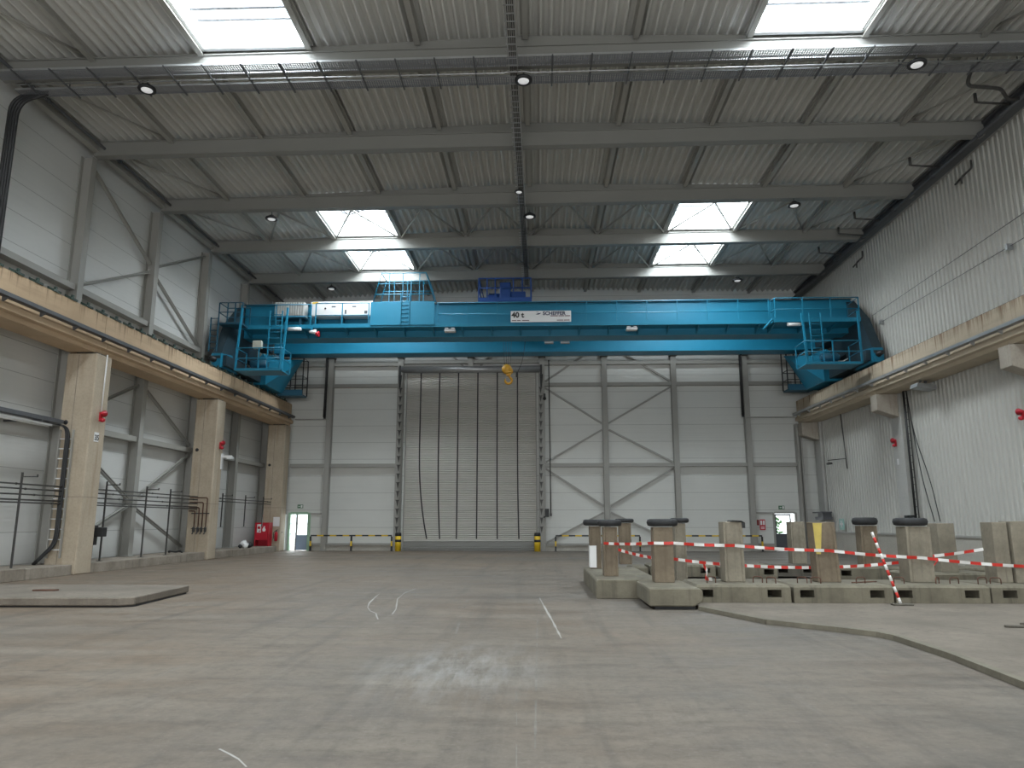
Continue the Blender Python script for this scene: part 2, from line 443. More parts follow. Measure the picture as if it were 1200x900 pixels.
# raised slab on the footing side, its broken edge running towards the viewer
poly = [(2.95, 14.05), (3.62, 12.24), (4.15, 11.72), (4.52, 11.32), (4.78, 10.98), (4.88, 10.66), (4.88, 9.28), (4.74, 7.75), (4.6, 5.0), (XR, 5.0), (XR, 21.0), (2.95, 21.0)]
put('floor_slab', B().prism(poly, 'z', .001, .055), M['slabtop'], kind='structure')
b = B()
for (xa, ya), (xc, yc) in zip(poly[:8], poly[1:9]):
    d = Vector((xc - xa, yc - ya, 0)).normalized(); nn = Vector((d.y, -d.x, 0)) * .05
    for t0, t1 in ((0, 1),):
        p, q = Vector((xa, ya, 0)), Vector((xc, yc, 0))
        b.loft([p + nn * -1 + Vector((0, 0, .002)), p + nn + Vector((0, 0, .002)), p + nn + Vector((0, 0, .075)), p - nn + Vector((0, 0, .075))], [q - nn + Vector((0, 0, .002)), q + nn + Vector((0, 0, .002)), q + nn + Vector((0, 0, .075)), q - nn + Vector((0, 0, .075))])
put('trim_4', b, M['curbedge'], kind='structure')

# rooflights
def skylight(k, x0, x1, y0, y1, place):
    r = root('window_%d' % k, ((x0 + x1) / 2, (y0 + y1) / 2, zdeck((x0 + x1) / 2)), place, 'rooflight', None, 'structure')
    zl = min(zdeck(x0), zdeck(x1)) - .02; zt = max(zdeck(x0), zdeck(x1)) + .5
    f = B()
    f.box(x0 - .05, x0, y0 - .05, y1 + .05, zl, zt).box(x1, x1 + .05, y0 - .05, y1 + .05, zl, zt)
    f.box(x0, x1, y0 - .05, y0, zl, zt).box(x0, x1, y1, y1 + .05, zl, zt)
    f.box(x0 - .12, x0 + .03, y0 - .1, y1 + .1, zl - .03, zl).box(x1 - .03, x1 + .12, y0 - .1, y1 + .1, zl - .03, zl)
    f.box(x0, x1, y1 - .03, y1 + .1, zl - .03, zl)
    part('window_frame', f, M['upstand'], r)
    g = B(); ny = 9
    for i in range(1, ny): g.bar((x0, y0 + (y1 - y0) * i / ny, zt - .07), (x1, y0 + (y1 - y0) * i / ny, zt - .07), .09, .03)
    part('window_grid', g, M['galv_dark'], r)
    part('pane', B().add([(x0, y0, zt - .01), (x1, y0, zt - .01), (x1, y1, zt - .01), (x0, y1, zt - .01)], [(0, 1, 2, 3)]), M['skypane'], r)
    return r
k = 1
for (y0, y1), nm in zip(SKYBAYS, ('unseen rooflight added over the gate end of the hall, by the %s', 'unseen rooflight added over the near end of the hall, by the %s', 'large rooflight before the cable tray, by the %s',
                                    'bright rooflight one bay before the crane, nearer the %s', 'bright rooflight just before the crane, nearer the %s')):
    for (x0, x1), w in zip(SKYX, ('panelled wall', 'corrugated wall')):
        s = skylight(k, x0, x1, y0, y1, nm % w); k += 1
        if y0 in (14.2, 28.1) and x0 < 0 or y0 == 32.75:    # opening gear of the smoke vents
            zt = zdeck(x0) + .38; xm = (x0 + x1) / 2; g = B()
            g.tube([(xm - .75, y1 - 2.7, zt - .06), (xm - .4, y1 - 1.9, zt - .2), (xm + .5, y1 - 2.1, zt), (xm + 1.3, y1 - 1.9, zt)], .03, 6)
            g.tube([(xm - .9, y1 - 2.3, zt), (xm - .5, y1 - 1.7, zt - .1)], .03, 6).box(xm - .3, xm + .1, y1 - 2.1, y1 - 2.0, zt - .1, zt)
            part('opening_gear', g, M['galv_dark'], s)

# ------------------------------------------------------------------ roof steel
RAFLAB = ['grey roof rafter with perforated cable trays hung along it', 'grey roof rafter one bay beyond the perforated cable trays',
          'grey roof rafter in front of the first pair of bright rooflights', 'grey roof rafter between the two pairs of bright rooflights',
          'grey roof rafter just above the blue crane']
def rafter(y, label):
    xa, xb = -15.45, 15.0; ns = 10
    b = B()
    X = [xa + (xb - xa) * i / ns for i in range(ns + 1)] + [-.3]; X = sorted(X)
    def slab(w, f0, f1):
        for a, c in zip(X[:-1], X[1:]):
            b.loft([(a, y - w, f0(a)), (a, y + w, f0(a)), (a, y + w, f1(a)), (a, y - w, f1(a))], [(c, y - w, f0(c)), (c, y + w, f0(c)), (c, y + w, f1(c)), (c, y - w, f1(c))])
    slab(.16, zbot, lambda q: zbot(q) + .03)
    slab(.11, lambda q: zbot(q) + .03, lambda q: zmid(q) - .03)
    slab(.16, lambda q: zmid(q) - .03, zmid)
    slab(.03, zmid, lambda q: zdeck(q) - .005)
    for q in PURL:                       # web stiffeners under the struts
        b.box(q - .012, q + .012, y - .14, y - .1, zmid(q), zdeck(q) - .02)
    return put('roof_rafter', b, M['steel_darker'], label, 'rafter', 'roof rafters across the hall')
for y, l in zip(GRID, RAFLAB): rafter(y, l)

BAYS = [(13.95, 18.6, 'between the large rooflights'), (18.6, 23.2, 'just behind the perforated trays'), (23.2, 27.85, 'before the first bright rooflights'),
        (27.85, 32.45, 'between the first bright rooflights'), (32.45, 37.1, 'between the rooflights by the crane'), (37.1, 41.6, 'over the crane')]
for y0, y1, where in BAYS:
    for i, q in enumerate(PURL):
        z = zdeck(q) - .015
        b = B(); a0, a1 = y0 + .13, y1 - .13
        b.box(q - .13, q + .13, a0, a1, z - .02, z).box(q - .035, q + .035, a0, a1, z - .15, z - .02).box(q - .08, q + .08, a0, a1, z - .17, z - .15)
        put('roof_strut', b, M['steel'], 'grey roof strut %s, %s from the panelled wall' % (where, ORD[i]), 'roof strut', 'struts under the roof deck')

def rod(name, p, q, r, mat, label, cat, group): return put(name, B().tube([p, q], r, 8), mat, label, cat, group)
nb = 0
for (y0, y1, _), where in zip((BAYS[3], BAYS[4]), ('first bright', 'crane side')):
    for i in range(len(PURL) - 1):
        xa, xc = PURL[i], PURL[i + 1]; xm = (xa + xc) / 2
        for s, (xs_, txt) in enumerate(((xa, 'to the corrugated wall'), (xc, 'to the panelled wall'))):
            xe = xm + (.35 if s == 0 else -.35)
            rod('roof_brace', (xs_ + (.1 if s == 0 else -.1), y1 - .2, zmid(xs_) - .0), (xe, y0 + .75, zdeck(xe) - .06), .042, M['steel'],
                'thin tie by the %s rooflights, %s strut, leaning %s' % (where, ORD[i if s == 0 else i + 1], txt), 'roof tie', 'thin diagonal ties by the rooflights')
# long ties beside the eaves
for y0, y1, where in BAYS[:4]:
    for xa, xc, w in ((-15.2, -12.8, 'panelled'), (14.85, 12.4, 'corrugated')):
        rod('eave_tie', (xa, y0 + .3, zdeck(xa) - .12), (xc, y1 - .25, zdeck(xc) - .06), .035, M['steel'], 'thin diagonal tie by the %s wall eave %s' % (w, where), 'roof tie', 'eave ties')

# eave members
b = B().box(-15.5, -15.28, 10, YB - .1, 14.56, 14.66).box(-15.42, -15.36, 10, YB - .1, 14.36, 14.56).box(-15.5, -15.28, 10, YB - .1, 14.3, 14.36)
put('eave_beam', b, M['steel'], 'grey eave beam running along the top of the panelled wall', 'beam', None, 'thing')
b = B().box(14.95, 15.25, 10, YB - .1, 14.72, 14.82).box(15.06, 15.12, 10, YB - .1, 14.42, 14.72).box(14.95, 15.25, 10, YB - .1, 14.36, 14.42)
put('eave_beam', b, M['galv_dark'], 'dark eave beam running along the top of the corrugated wall', 'beam', None, 'thing')
b = B()
b.prism([(15.3, 14.5), (15.5, 14.5), (15.5, 14.62), (15.48, 14.62), (15.48, 14.52), (15.32, 14.52), (15.32, 14.62), (15.3, 14.62)], 'y', 10, YB - .2)
for y in range(11, 41, 2): b.box(15.28, 15.54, y, y + .04, 14.46, 14.5)
put('eave_tray', b, M['steel'], 'grey cable tray tight under the corrugated wall eave', 'cable tray')
b = B().tube([(14.8, 10, 14.32), (14.8, YB - .3, 14.32)], .07, 10)
for y in range(11, 41, 3): b.tube([(14.8, y, 14.32), (14.8, y + .12, 14.32)], .095, 10)
put('rain_pipe', b, M['galv_dark'], 'dark round rain pipe running the length of the corrugated wall eave', 'pipe')
b = B().tube([(-15.1, 10, 14.42), (-15.1, YB - .4, 14.42)], .05, 8)
for y in range(12, 41, 4): b.tube([(-15.1, y, 14.42), (-15.1, y + .12, 14.42)], .075, 8)
put('rain_pipe', b, M['galv_dark'], 'dark pipe running the length of the panelled wall eave', 'pipe')
def bend(pts, n=5, r=.18):
    """polyline with its corners rounded off"""
    P = [Vector(p) for p in pts]; out = [P[0]]
    for i in range(1, len(P) - 1):
        a = (P[i - 1] - P[i]); c = (P[i + 1] - P[i]); ra = min(r, a.length * .45); rc = min(r, c.length * .45)
        s = P[i] + a.normalized() * ra; e = P[i] + c.normalized() * rc
        for k in range(n + 1):
            t = k / n; out.append(s * (1 - t) ** 2 + P[i] * 2 * t * (1 - t) + e * t * t)
    return out + [P[-1]]
b = B().tube(bend([(12.75, 19.75, 14.72), (12.75, 20.15, 14.3), (13.8, 20.25, 14.25), (14.3, 20.75, 14.2), (14.75, 20.9, 14.32)]), .055, 8)
put('drain_pipe', b, M['blackpipe'], 'dark cranked drain pipe joining the corrugated wall eave from the roof', 'pipe')
DRY = [21.3, 25.4, 30.2, 31.9, 34.3]
for i, y in enumerate(DRY):
    b = B().tube([(13.7, y, 14.45), (14.78, y, 14.36)], .035, 8).tube([(13.7, y, 14.45), (13.7, y, 14.75)], .05, 8)
    put('drain_branch', b, M['blackpipe'], 'short dark drain branch into the corrugated wall eave pipe, %s from the cranked pipe' % ORD[i], 'pipe', 'short drain branches under the roof')

# perforated trays across the hall and the ladder tray along its middle
def cross_tray(y0, y1, label):
    r = root('cable_tray', (0, (y0 + y1) / 2, 14.0), label, 'cable tray', 'perforated trays under the rafter')
    f = lambda x: zbot(x) - .17
    b = B(); t = B()
    for a, c in ((-15.2, -.3), (-.3, 14.9)):
        t.add([(a, y0, f(a)), (c, y0, f(c)), (c, y1, f(c)), (a, y1, f(a))], [(0, 1, 2, 3)])
        for yy in (y0, y1):
            b.bar((a, yy, f(a) + .03), (c, yy, f(c) + .03), .012, .06)
    part('tray_sheet', t, M['tray'], r); part('side_rail', b, M['galv'], r)
cross_tray(17.93, 18.36, 'perforated cable tray on the near side of the rafter with lamps')
cross_tray(18.84, 19.22, 'perforated cable tray on the crane side of the rafter with lamps')
for i in range(28):
    x = -14.6 + 1.075 * i
    if abs(x + .65) < .5: continue
    z = zbot(x)
    b = B().bar((x, 17.85, z - .19), (x, 19.3, z - .19), .04, .03).bar((x - .0, 18.42, z - .19), (x, 18.42, z - .01), .025).bar((x, 18.78, z - .19), (x, 18.78, z - .01), .025)
    put('tray_hanger', b, M['galv_dark'], 'thin hanger crossing under the perforated trays, %s from the %s wall' % ((ORD[i], 'panelled') if i < 12 else (ORD[27 - i], 'corrugated') if i > 15 else (ORD[i % 12], 'cable ladder to the corrugated')), 'hanger', 'hangers of the perforated trays')
b = B().tube([(-15.0, 18.62, 14.0), (-.95, 18.62, 14.03), (-.8, 18.62, 14.06), (-.3, 18.62, 14.06), (-.15, 18.62, 14.03), (14.6, 18.62, 14.1)], .022, 8)
put('conduit', b, M['galv'], 'thin bright conduit running under the perforated trays', 'conduit')
r = root('ladder_tray', (-.66, 24, 14.0), 'long grey cable ladder running under the rafters down the middle of the hall', 'cable tray')
b = B(); c = B()
for dx in (-.12, .12): b.bar((-.66 + dx, 12, 14.09), (-.56 + dx, 37.6, 14.05), .02, .08)
y = 12.0
while y < 37.5: b.bar((-.8, y, 14.06), (-.52, y, 14.06), .03, .02); y += .3
part('tray_frame', b, M['galv'], r)
for j in range(4): c.tube([(-.73 + .05 * j, 12, 14.09), (-.64 + .05 * j, 37.5, 14.05)], .018, 6)
part('cable', c, M['blackpipe'], r)

# round high-bay lamps
def lamp_proto():
    r = root('ceiling_lamp', (0, 0, 0), 'x', 'lamp', 'round black hall lamps')
    part('housing', B().lathe([(.03, .16), (.1, .15), (.12, .09), (.235, .06), (.25, .02), (.245, -.02), (.19, -.03), (.185, .0)], (0, 0, 0), 'z', 24), M['black'], r)
    part('lens', B().lathe([(.16, -.012), (.15, -.028), (.05, -.035)], (0, 0, 0), 'z', 24), LENS, r)
    part('bracket', B().bar((0, 0, .15), (0, 0, .30), .03).box(-.05, .05, -.03, .03, .14, .18), M['galv_dark'], r)
    return r
def lens_mat():
    m, nt, bb = new_mat('lamp lens'); bb.inputs['Base Color'].default_value = (.8, .82, .84, 1); bb.inputs['Roughness'].default_value = .25
    bb.inputs['Emission Color'].default_value = (1, 1, 1, 1); bb.inputs['Emission Strength'].default_value = .35  # lamps are off; weak glow put in to keep the lens pale
    return m
LENS = lens_mat()
LAMPS = [(-11.3, 18.9, 'black round lamp under the perforated trays, beside the panelled wall'), (-.36, 18.85, 'black round lamp under the perforated trays, in the middle of the hall'),
         (10.45, 18.5, 'black round lamp under the perforated trays, beside the corrugated wall'), (-11.0, 28.15, 'black round lamp level with the bright rooflights, by the panelled wall'),
         (-.68, 26.0, 'small black lamp hanging from the middle cable ladder before the rooflights'), (-.3, 28.3, 'black round lamp level with the bright rooflights, mid hall'),
         (10.2, 27.6, 'black round lamp level with the bright rooflights, by the corrugated wall'), (-11.1, 37.4, 'black round lamp over the crane, by the panelled wall'), (10.4, 36.8, 'black round lamp over the crane, by the corrugated wall')]
p0 = lamp_proto()
for i, (x, y, l) in enumerate(LAMPS):
    o = p0 if i == 0 else copy_tree(p0)
    o.location = (x, y, 13.93); o['label'] = l
    if i == 4: o.scale = (.7, .7, .7)

# ------------------------------------------------------------------ steel columns, girts and braces of the walls
def i_column(name, x, y, z0, z1, along, label, group, d=.34, w=.26):
    b = B(); t = .025
    if along == 'y':      # flange faces the hall along x
        b.box(x - d / 2, x - d / 2 + t, y - w / 2, y + w / 2, z0, z1).box(x + d / 2 - t, x + d / 2, y - w / 2, y + w / 2, z0, z1).box(x - d / 2 + t, x + d / 2 - t, y - .012, y + .012, z0, z1)
    else:
        b.box(x - w / 2, x + w / 2, y - d / 2, y - d / 2 + t, z0, z1).box(x - w / 2, x + w / 2, y + d / 2 - t, y + d / 2, z0, z1).box(x - .012, x + .012, y - d / 2 + t, y + d / 2 - t, z0, z1)
    b.box(x - d / 2, x + d / 2 + (.06 if along == 'y' else 0), y - d / 2 - .02, y + d / 2, z0, z0 + .03)
    return tag(put(name, b, M['steel']), label, 'steel column', group, 'thing')
for y, l in ((23.2, 'tall grey steel column behind the concrete pillar with the ladder tray'), (27.85, 'tall grey steel column where the wall braces cross'),
             (32.45, 'tall grey steel column behind the pillar with the valves'), (37.1, 'tall grey steel column beside the white bundle on the plinth'), (41.3, 'tall grey steel column in the corner by the open door')):
    i_column('steel_column', -15.68, y, .31, zbot(-15.5), 'y', l, 'steel columns of the panelled wall', .4, .3)
BX = [-12.05, -7.98, .22, 3.8, 7.75, 11.8]
for x, l in zip(BX, ('grey steel column between the open door and the roller door', 'grey steel column on the roller door jamb by the long barrier rail', 'grey steel column on the roller door jamb by the bracing',
                     'grey steel column in the middle of the crossed bracing', 'grey steel column where the bracing ends towards the corrugated wall', 'grey steel column beside the dark exit door')):
    i_column('steel_column', x, YB - .2, 0.0, 10.95, 'x', l, 'steel columns of the roller door wall', .36, .3)
    b = B().box(x - .2, x + .2, YB - .46, YB - .04, 10.96, 11.06); b.box(x - .16, x + .16, YB - .42, YB - .1, 11.06, 11.12)
    tag(put('cap_plate', b, M['galv_dark']), l.replace('grey steel column', 'cap plate on the steel column'), 'cap plate', 'cap plates of the steel columns')
for x, l in zip(BX, ('by the open door', 'on the roller door jamb by the long barrier rail', 'on the roller door jamb by the bracing', 'above the crossed bracing', 'where the bracing ends', 'above the dark exit door')):
    i_column('upper_column', x, YB - .2, 11.14, 14.2, 'x', 'upper steel column above the tray, ' + l, 'upper lengths of the end wall columns', .36, .26)
b = B().box(14.42, 14.5, YB - .45, YB - .02, 0, 7.0).box(14.5, 14.62, YB - .25, YB - .2, 0, 7.0).box(14.62, 14.7, YB - .45, YB - .02, 0, 7.0)
tag(put('steel_column', b, M['steel']), 'grey steel column in the corner of the corrugated wall', 'steel column', 'steel columns of the roller door wall', 'thing')

def girt(x0, x1, y0, y1, z, label, grp):
    b = B()
    if abs(x1 - x0) > abs(y1 - y0):
        b.box(x0, x1, y0, y0 + .02, z - .1, z + .1).box(x0, x1, y0 + .02, y1, z + .075, z + .1).box(x0, x1, y0 + .02, y1, z - .1, z - .075)
    else:
        b.box(x1 - .02, x1, y0, y1, z - .1, z + .1).box(x0, x1 - .02, y0, y1, z + .075, z + .1).box(x0, x1 - .02, y0, y1, z - .1, z - .075)
    tag(put('wall_girt', b, M['steel']), label, 'girt', grp, 'thing')
SEG = [(-14.2, -12.2, 'between the open door corner and the next column'), (-11.9, -8.13, 'above the long barrier rail'), (.37, 3.65, 'beside the roller door in the first braced bay'),
       (3.95, 7.6, 'in the second braced bay'), (7.9, 11.65, 'behind the far barrier rail'), (11.95, 14.4, 'above the dark exit door')]
for z, hz in ((4.74, 'lower'), (9.36, 'middle'), (10.62, 'top')):
    for x0, x1, w in SEG: girt(x0, x1, YB - .3, YB - .002, z, '%s grey wall girt %s' % (hz, w), 'girts of the roller door wall')
girt(-7.8, .05, YB - .3, YB - .002, 10.75, 'grey wall girt above the roller door tube', 'girts of the roller door wall')
SEGL = [(10.0, 23.05, 'before the first tall column'), (23.35, 27.7, 'between the ladder tray pillar and the crossed braces'), (28.0, 32.3, 'between the crossed braces and the valve pillar'),
        (32.6, 36.95, 'just past the valve pillar'), (37.25, 41.1, 'above the red cabinet')]
for z, hz in ((4.74, 'lower'), (9.36, 'upper')):
    for y0, y1, w in SEGL: girt(XL + .002, -15.55, y0, y1, z, '%s grey girt on the panelled wall %s' % (hz, w), 'girts of the panelled wall')

def brace(p, q, label, grp, w=.1):
    up = (1, 0, 0) if abs(q[0] - p[0]) < .1 else (0, 1, 0)
    P = Vector(p); Q = Vector(q); d = (Q - P).normalized(); P += d * .22; Q -= d * .22
    side = d.cross(Vector(up)).normalized() * (w / 2 - .01)
    b = B().bar(P, Q, w, .02, up).bar(P + side + Vector(up) * .05, Q + side + Vector(up) * .05, .02, .1, up).bar(P - side + Vector(up) * .05, Q - side + Vector(up) * .05, .02, .1, up)
    tag(put('wall_brace', b, M['steel']), label, 'brace', grp)
yb_ = YB - .14
for x0, xm, x1, w in ((.22, 3.8, 7.75, ''),):
    for (xa, za, zc, t) in ((x0, 9.3, 7.0, 'above the mid node, on the roller door side'), (x1, 9.3, 7.0, 'above the mid node, on the far column side'), (x0, 4.8, 6.85, 'below the mid node, on the roller door side'), (x1, 4.8, 6.85, 'below the mid node, on the far column side'),
                            (x0, 4.65, 2.35, 'under the lower girt, on the roller door side'), (x1, 4.65, 2.35, 'under the lower girt, on the far column side'), (x0, .35, 2.2, 'rising from the floor by the yellow bollard'), (x1, .35, 2.2, 'rising from the floor behind the far posts'),
                            (x0, 9.45, 11.9, 'above the middle girt, on the roller door side'), (x1, 9.45, 11.9, 'above the middle girt, on the far column side')):
        brace((xa, yb_, za), (xm, yb_, zc), 'diagonal grey brace ' + t, 'crossed braces beside the roller door')
for x, xe, w in ((-5.3, -4.2, 'falling'), (-2.5, -3.5, 'rising')):
    brace((x, yb_, 11.45), (xe, yb_, 10.35), 'short grey brace %s onto the roller door tube' % w, 'short braces over the roller door', .1)
xl_ = -15.72
for ya, za, ym, zm, t in ((23.2, 4.7, 27.85, 2.35, 'falling from the ladder tray pillar to the crossing'), (23.2, .45, 27.85, 2.25, 'rising past the black junction cabinet'), (32.45, 4.65, 27.85, 2.35, 'rising to the lower girt by the valve pillar'),
                          (32.45, .45, 27.85, 2.25, 'falling to the plinth by the valve pillar'), (23.2, 4.85, 27.85, 6.95, 'just under the runway beam by the ladder pillar'), (32.45, 4.85, 27.85, 6.95, 'just under the runway beam by the valve pillar'),
                          (23.2, 9.45, 27.85, 11.6, 'over the runway beam, rising from the first column'), (32.45, 9.45, 27.85, 11.6, 'over the runway beam, falling towards the crane'), (23.2, 14.0, 27.85, 11.75, 'falling from the first column head'), (32.45, 14.0, 27.85, 11.75, 'rising to the third column head')):
    brace((xl_, ya, za), (xl_, ym, zm), 'diagonal grey brace on the panelled wall ' + t, 'braces of the panelled wall')

tag(put('column_stub', B().box(-4.05, -3.75, YB - .4, YB - .375, 10.45, 10.95).box(-4.05, -3.75, YB - .05, YB - .02, 10.45, 10.95).box(-3.915, -3.885, YB - .375, YB - .05, 10.45, 10.95), M['steel']), 'short grey column stub above the middle of the roller door tube', 'steel column', None, 'thing')
put('cap_plate', B().box(-4.1, -3.7, YB - .46, YB - .04, 10.96, 11.06).box(-4.04, -3.76, YB - .42, YB - .1, 11.06, 11.12), M['galv_dark'], 'cap plate on the short stub above the roller door', 'cap plate', 'cap plates of the steel columns')
# tray across the end wall with its two cable drops
b = B().box(-14.0, 14.4, YB - .55, YB - .5, 11.0, 11.16).box(-14.0, 14.4, YB - .5, YB - .38, 10.98, 11.0)
put('wall_tray', b, M['galv'], 'long pale tray running across the wall just under the crane', 'cable tray')
for x, l in ((-12.3, 'black cable drop down the steel column by the open door'), (11.52, 'black cable drop down the steel column by the dark exit door')):
    b = B()
    for j in range(4): b.tube(bend([(x + .3, YB - .5, 11.1), (x + .02 * j, YB - .48, 11.05), (x - .05 + .03 * j, YB - .46, 7.5)], 4, .2), .03, 6)
    b.box(x - .06, x + .08, YB - .44, YB - .41, 7.4, 11.0)
    put('cable_drop', b, M['black'], l, 'cable')
b = B().bar((-14.0, YB - .42, 7.38), (-12.1, YB - .42, 7.38), .08, .06); put('conduit', b, M['steel'], 'short grey conduit from the runway beam to the door side cable drop', 'conduit')
b = B().bar((11.6, YB - .42, 7.38), (14.45, YB - .42, 7.38), .08, .06); put('conduit', b, M['steel'], 'short grey conduit from the runway beam to the exit door cable drop', 'conduit')
b = B().tube([(.62, YB - .3, 10.8), (.66, YB - .3, 2.0)], .03, 8).box(.6, .72, YB - .34, YB - .26, 1.9, 2.05)
put('conduit', b, M['blackpipe'], 'thin dark conduit down the wall beside the roller door', 'conduit')

# ------------------------------------------------------------------ roller door
r = root('door_3', (-3.87, YB, 0), 'tall closed roller door of grey metal slats with six black straps', 'roller door', None, 'structure')
b = B(); zs = 0.06; hh = .1025; cnt = 0
x0, x1 = -7.62, -.13; vs = []; fs = []
pr = []
z = .5
while z < 10.05:
    pr += [(0.01, z), (-.03, z + .015), (-.045, z + .05), (-.035, z + .08), (0.01, z + .098)]; z += .105
vs = [(x0, YB + d, zz) for d, zz in pr] + [(x1, YB + d, zz) for d, zz in pr]; n = len(pr)
b.add(vs, [(i, i + 1, n + i + 1, n + i) for i in range(n - 1)])
part('slat_curtain', b, M['shutter'], r)
part('bottom_rail', B().box(x0, x1, YB - .05, YB + .02, .22, .5).box(x0, x1, YB - .07, YB + .02, .1, .2).box(x0, x1, YB - .04, YB + .02, 0.0, .08), M['steel_darker'], r, .01)
part('roller_tube', B().tube([(-7.95, YB - .28, 10.28), (.12, YB - .28, 10.28)], .2, 20), M['galv'], r)
for sx, nm in ((-7.72, 1), (-.04, -1)):
    g = B().box(sx - .12, sx - .07, YB - .12, YB, 0, 10.1).box(sx + .06, sx + .11, YB - .12, YB, 0, 10.1)
    rl = part('guide_rail', g, M['steel'], r)
    t = B(); z = 1.3
    while z < 9.6:
        tx = -7.93 if nm > 0 else .14; t.box(tx - .1, tx + .1, YB - .52, YB - .4, z, z + .03)
        t.prism([(tx - .07, z), (tx + .07, z), (tx, z - .35)], 'y', YB - .5, YB - .47); z += .49
    part('guide_bracket', t, M['blackpipe'], rl)
for x, nm in ((-8.0, -1), (.17, 1)):
    e = B().box(x - .06, x + .06, YB - .45, YB - .08, 9.95, 10.5).prism([(x - .08, 9.95), (x + .12, 9.95), (x + .05, 9.2), (x - .04, 9.2)], 'y', YB - .4, YB - .2)
    part('end_bracket', e, M['black'], r)
ST = [(-6.82, -6.3), (-5.73, -5.57), (-4.63, -4.63), (-3.5, -3.5), (-2.37, -2.34), (-1.2, -1.13)]
for xa, xe in ST:
    pts = []
    for i in range(13):
        t = i / 12; z = 10.15 - t * 9.5; pts.append((xa + (xe - xa) * max(0, (t - .45) / .55) ** 2.2, YB - .045, z))
    s = B()
    for p, q in zip(pts[:-1], pts[1:]): s.bar(p, q, .075, .012, (0, 1, 0))
    part('strap', s, M['black'], r)
b = B().box(.3, .42, YB - .5, YB - .38, 8.55, 8.8).lathe([(.08, -.1), (.1, 0), (.06, .1)], (.36, YB - .52, 8.5), 'y', 12)
put('door_motor', b, M['black'], 'small black drive unit beside the roller door head', 'motor')
b = B().box(.33, .55, YB - .5, YB - .4, 1.85, 2.3).box(.38, .5, YB - .53, YB - .5, 2.05, 2.22).box(.25, .33, YB - .47, YB - .42, 1.8, 1.9)
put('control_box', b, M['black'], 'small black control box beside the roller door, above the bollard', 'control box')

def bollard(x, label):
    r = root('bollard', (x, 41.0, 0), label, 'bollard', 'striped bollards at the roller door')
    part('post', B().lathe([(.17, 0), (.17, .9)], (x, 41.0, 0), 'z', 20), M['yellow'], r)
    part('band', B().lathe([(.176, .5), (.176, .63)], (x, 41.0, 0), 'z', 20), M['black'], r)
    part('cap', B().lathe([(.176, .82), (.176, .95), (.15, 1.0)], (x, 41.0, 0), 'z', 20), M['black'], r)
bollard(-7.78, 'yellow bollard with black bands beside the long barrier rail at the roller door')
bollard(-.1, 'yellow bollard with black bands below the black control box')

def striped_rail(xs, label):
    r = root('barrier_rail', (xs[0], 41.05, 0), label, 'barrier rail', 'black and yellow barrier rails')
    b = B(); y = 41.05
    x = xs[0]; k = 0
    while x < xs[-1] - .01:
        e = min(x + .36, xs[-1]); b.m = k % 2; b.bar((x, y, .84), (e, y, .84), .075); x = e; k += 1
    part('top_rail', b, [M['black'], M['yellow']], r)
    for x in xs:
        p = B(); zz = 0; k = 0
        while zz < .8:
            p.m = k % 2; p.bar((x, y, zz), (x, y, min(zz + .27, .8)), .085); zz += .27; k += 1
        p.m = 0; p.box(x - .1, x + .1, y - .08, y + .08, 0, .015)
        part('rail_post', p, [M['black'], M['yellow']], r)
striped_rail([-12.68, -10.4, -8.15], 'long black and yellow barrier rail between the open door and the roller door')
striped_rail([.9, 3.2, 5.5], 'black and yellow barrier rail beside the control box of the roller door')
striped_rail([7.6, 9.9, 12.1], 'black and yellow barrier rail beside the dark exit door')

# ------------------------------------------------------------------ exit doors and what hangs near them
r = root('door_1', (-13.56, YB, 0), 'open glazed exit door with pale green frame', 'door', None, 'structure')
x0, x1 = D1
b = B().box(x0 - .05, x0 + .07, YB - .06, YB + .2, 0, 2.1).box(x1 - .1, x1 + .05, YB - .06, YB + .2, 0, 2.1).box(x0 + .07, x1 - .1, YB - .06, YB + .2, 2.0, 2.14)
part('door_frame', b, M['doorgreen'], r)
xs_ = x0 + .36
b = B().box(xs_, xs_ + .06, YB + .08, YB + .14, 0, 2.0).box(x0 + .07, xs_, YB + .08, YB + .14, 1.47, 1.5).box(x0 + .07, xs_, YB + .08, YB + .14, .9, .93)
part('mullion', b, M['doorgrey'], r)
b = B().box(xs_ + .06, x1 - .12, YB + .08, YB + .13, .02, .86)
lf = part('lower_panel', b, M['doorblue'], r)
b = B().box(xs_ + .06, xs_ + .11, YB + .08, YB + .13, .86, 2.0).box(x1 - .16, x1 - .1, YB + .08, YB + .13, .86, 2.0).box(xs_ + .1, x1 - .16, YB + .08, YB + .13, 1.46, 1.49)
part('leaf_frame', b, M['white'], r)
part('pane', B().box(xs_ + .11, x1 - .16, YB + .1, YB + .11, .86, 2.0).box(x0 + .07, xs_, YB + .1, YB + .11, .02, 2.0), M['glassy'], r)
b = B().box(x0 - .16, x0 - .1, YB - 1.15, YB - .08, .02, 2.02)
dl = part('open_leaf', b, M['white'], r)
part('door_handle', B().bar((x0 - .09, YB - 1.05, 1.02), (x0 - .02, YB - 1.05, 1.02), .03).bar((x0 - .03, YB - 1.05, 1.02), (x0 - .03, YB - .9, 1.02), .03), M['black'], dl)

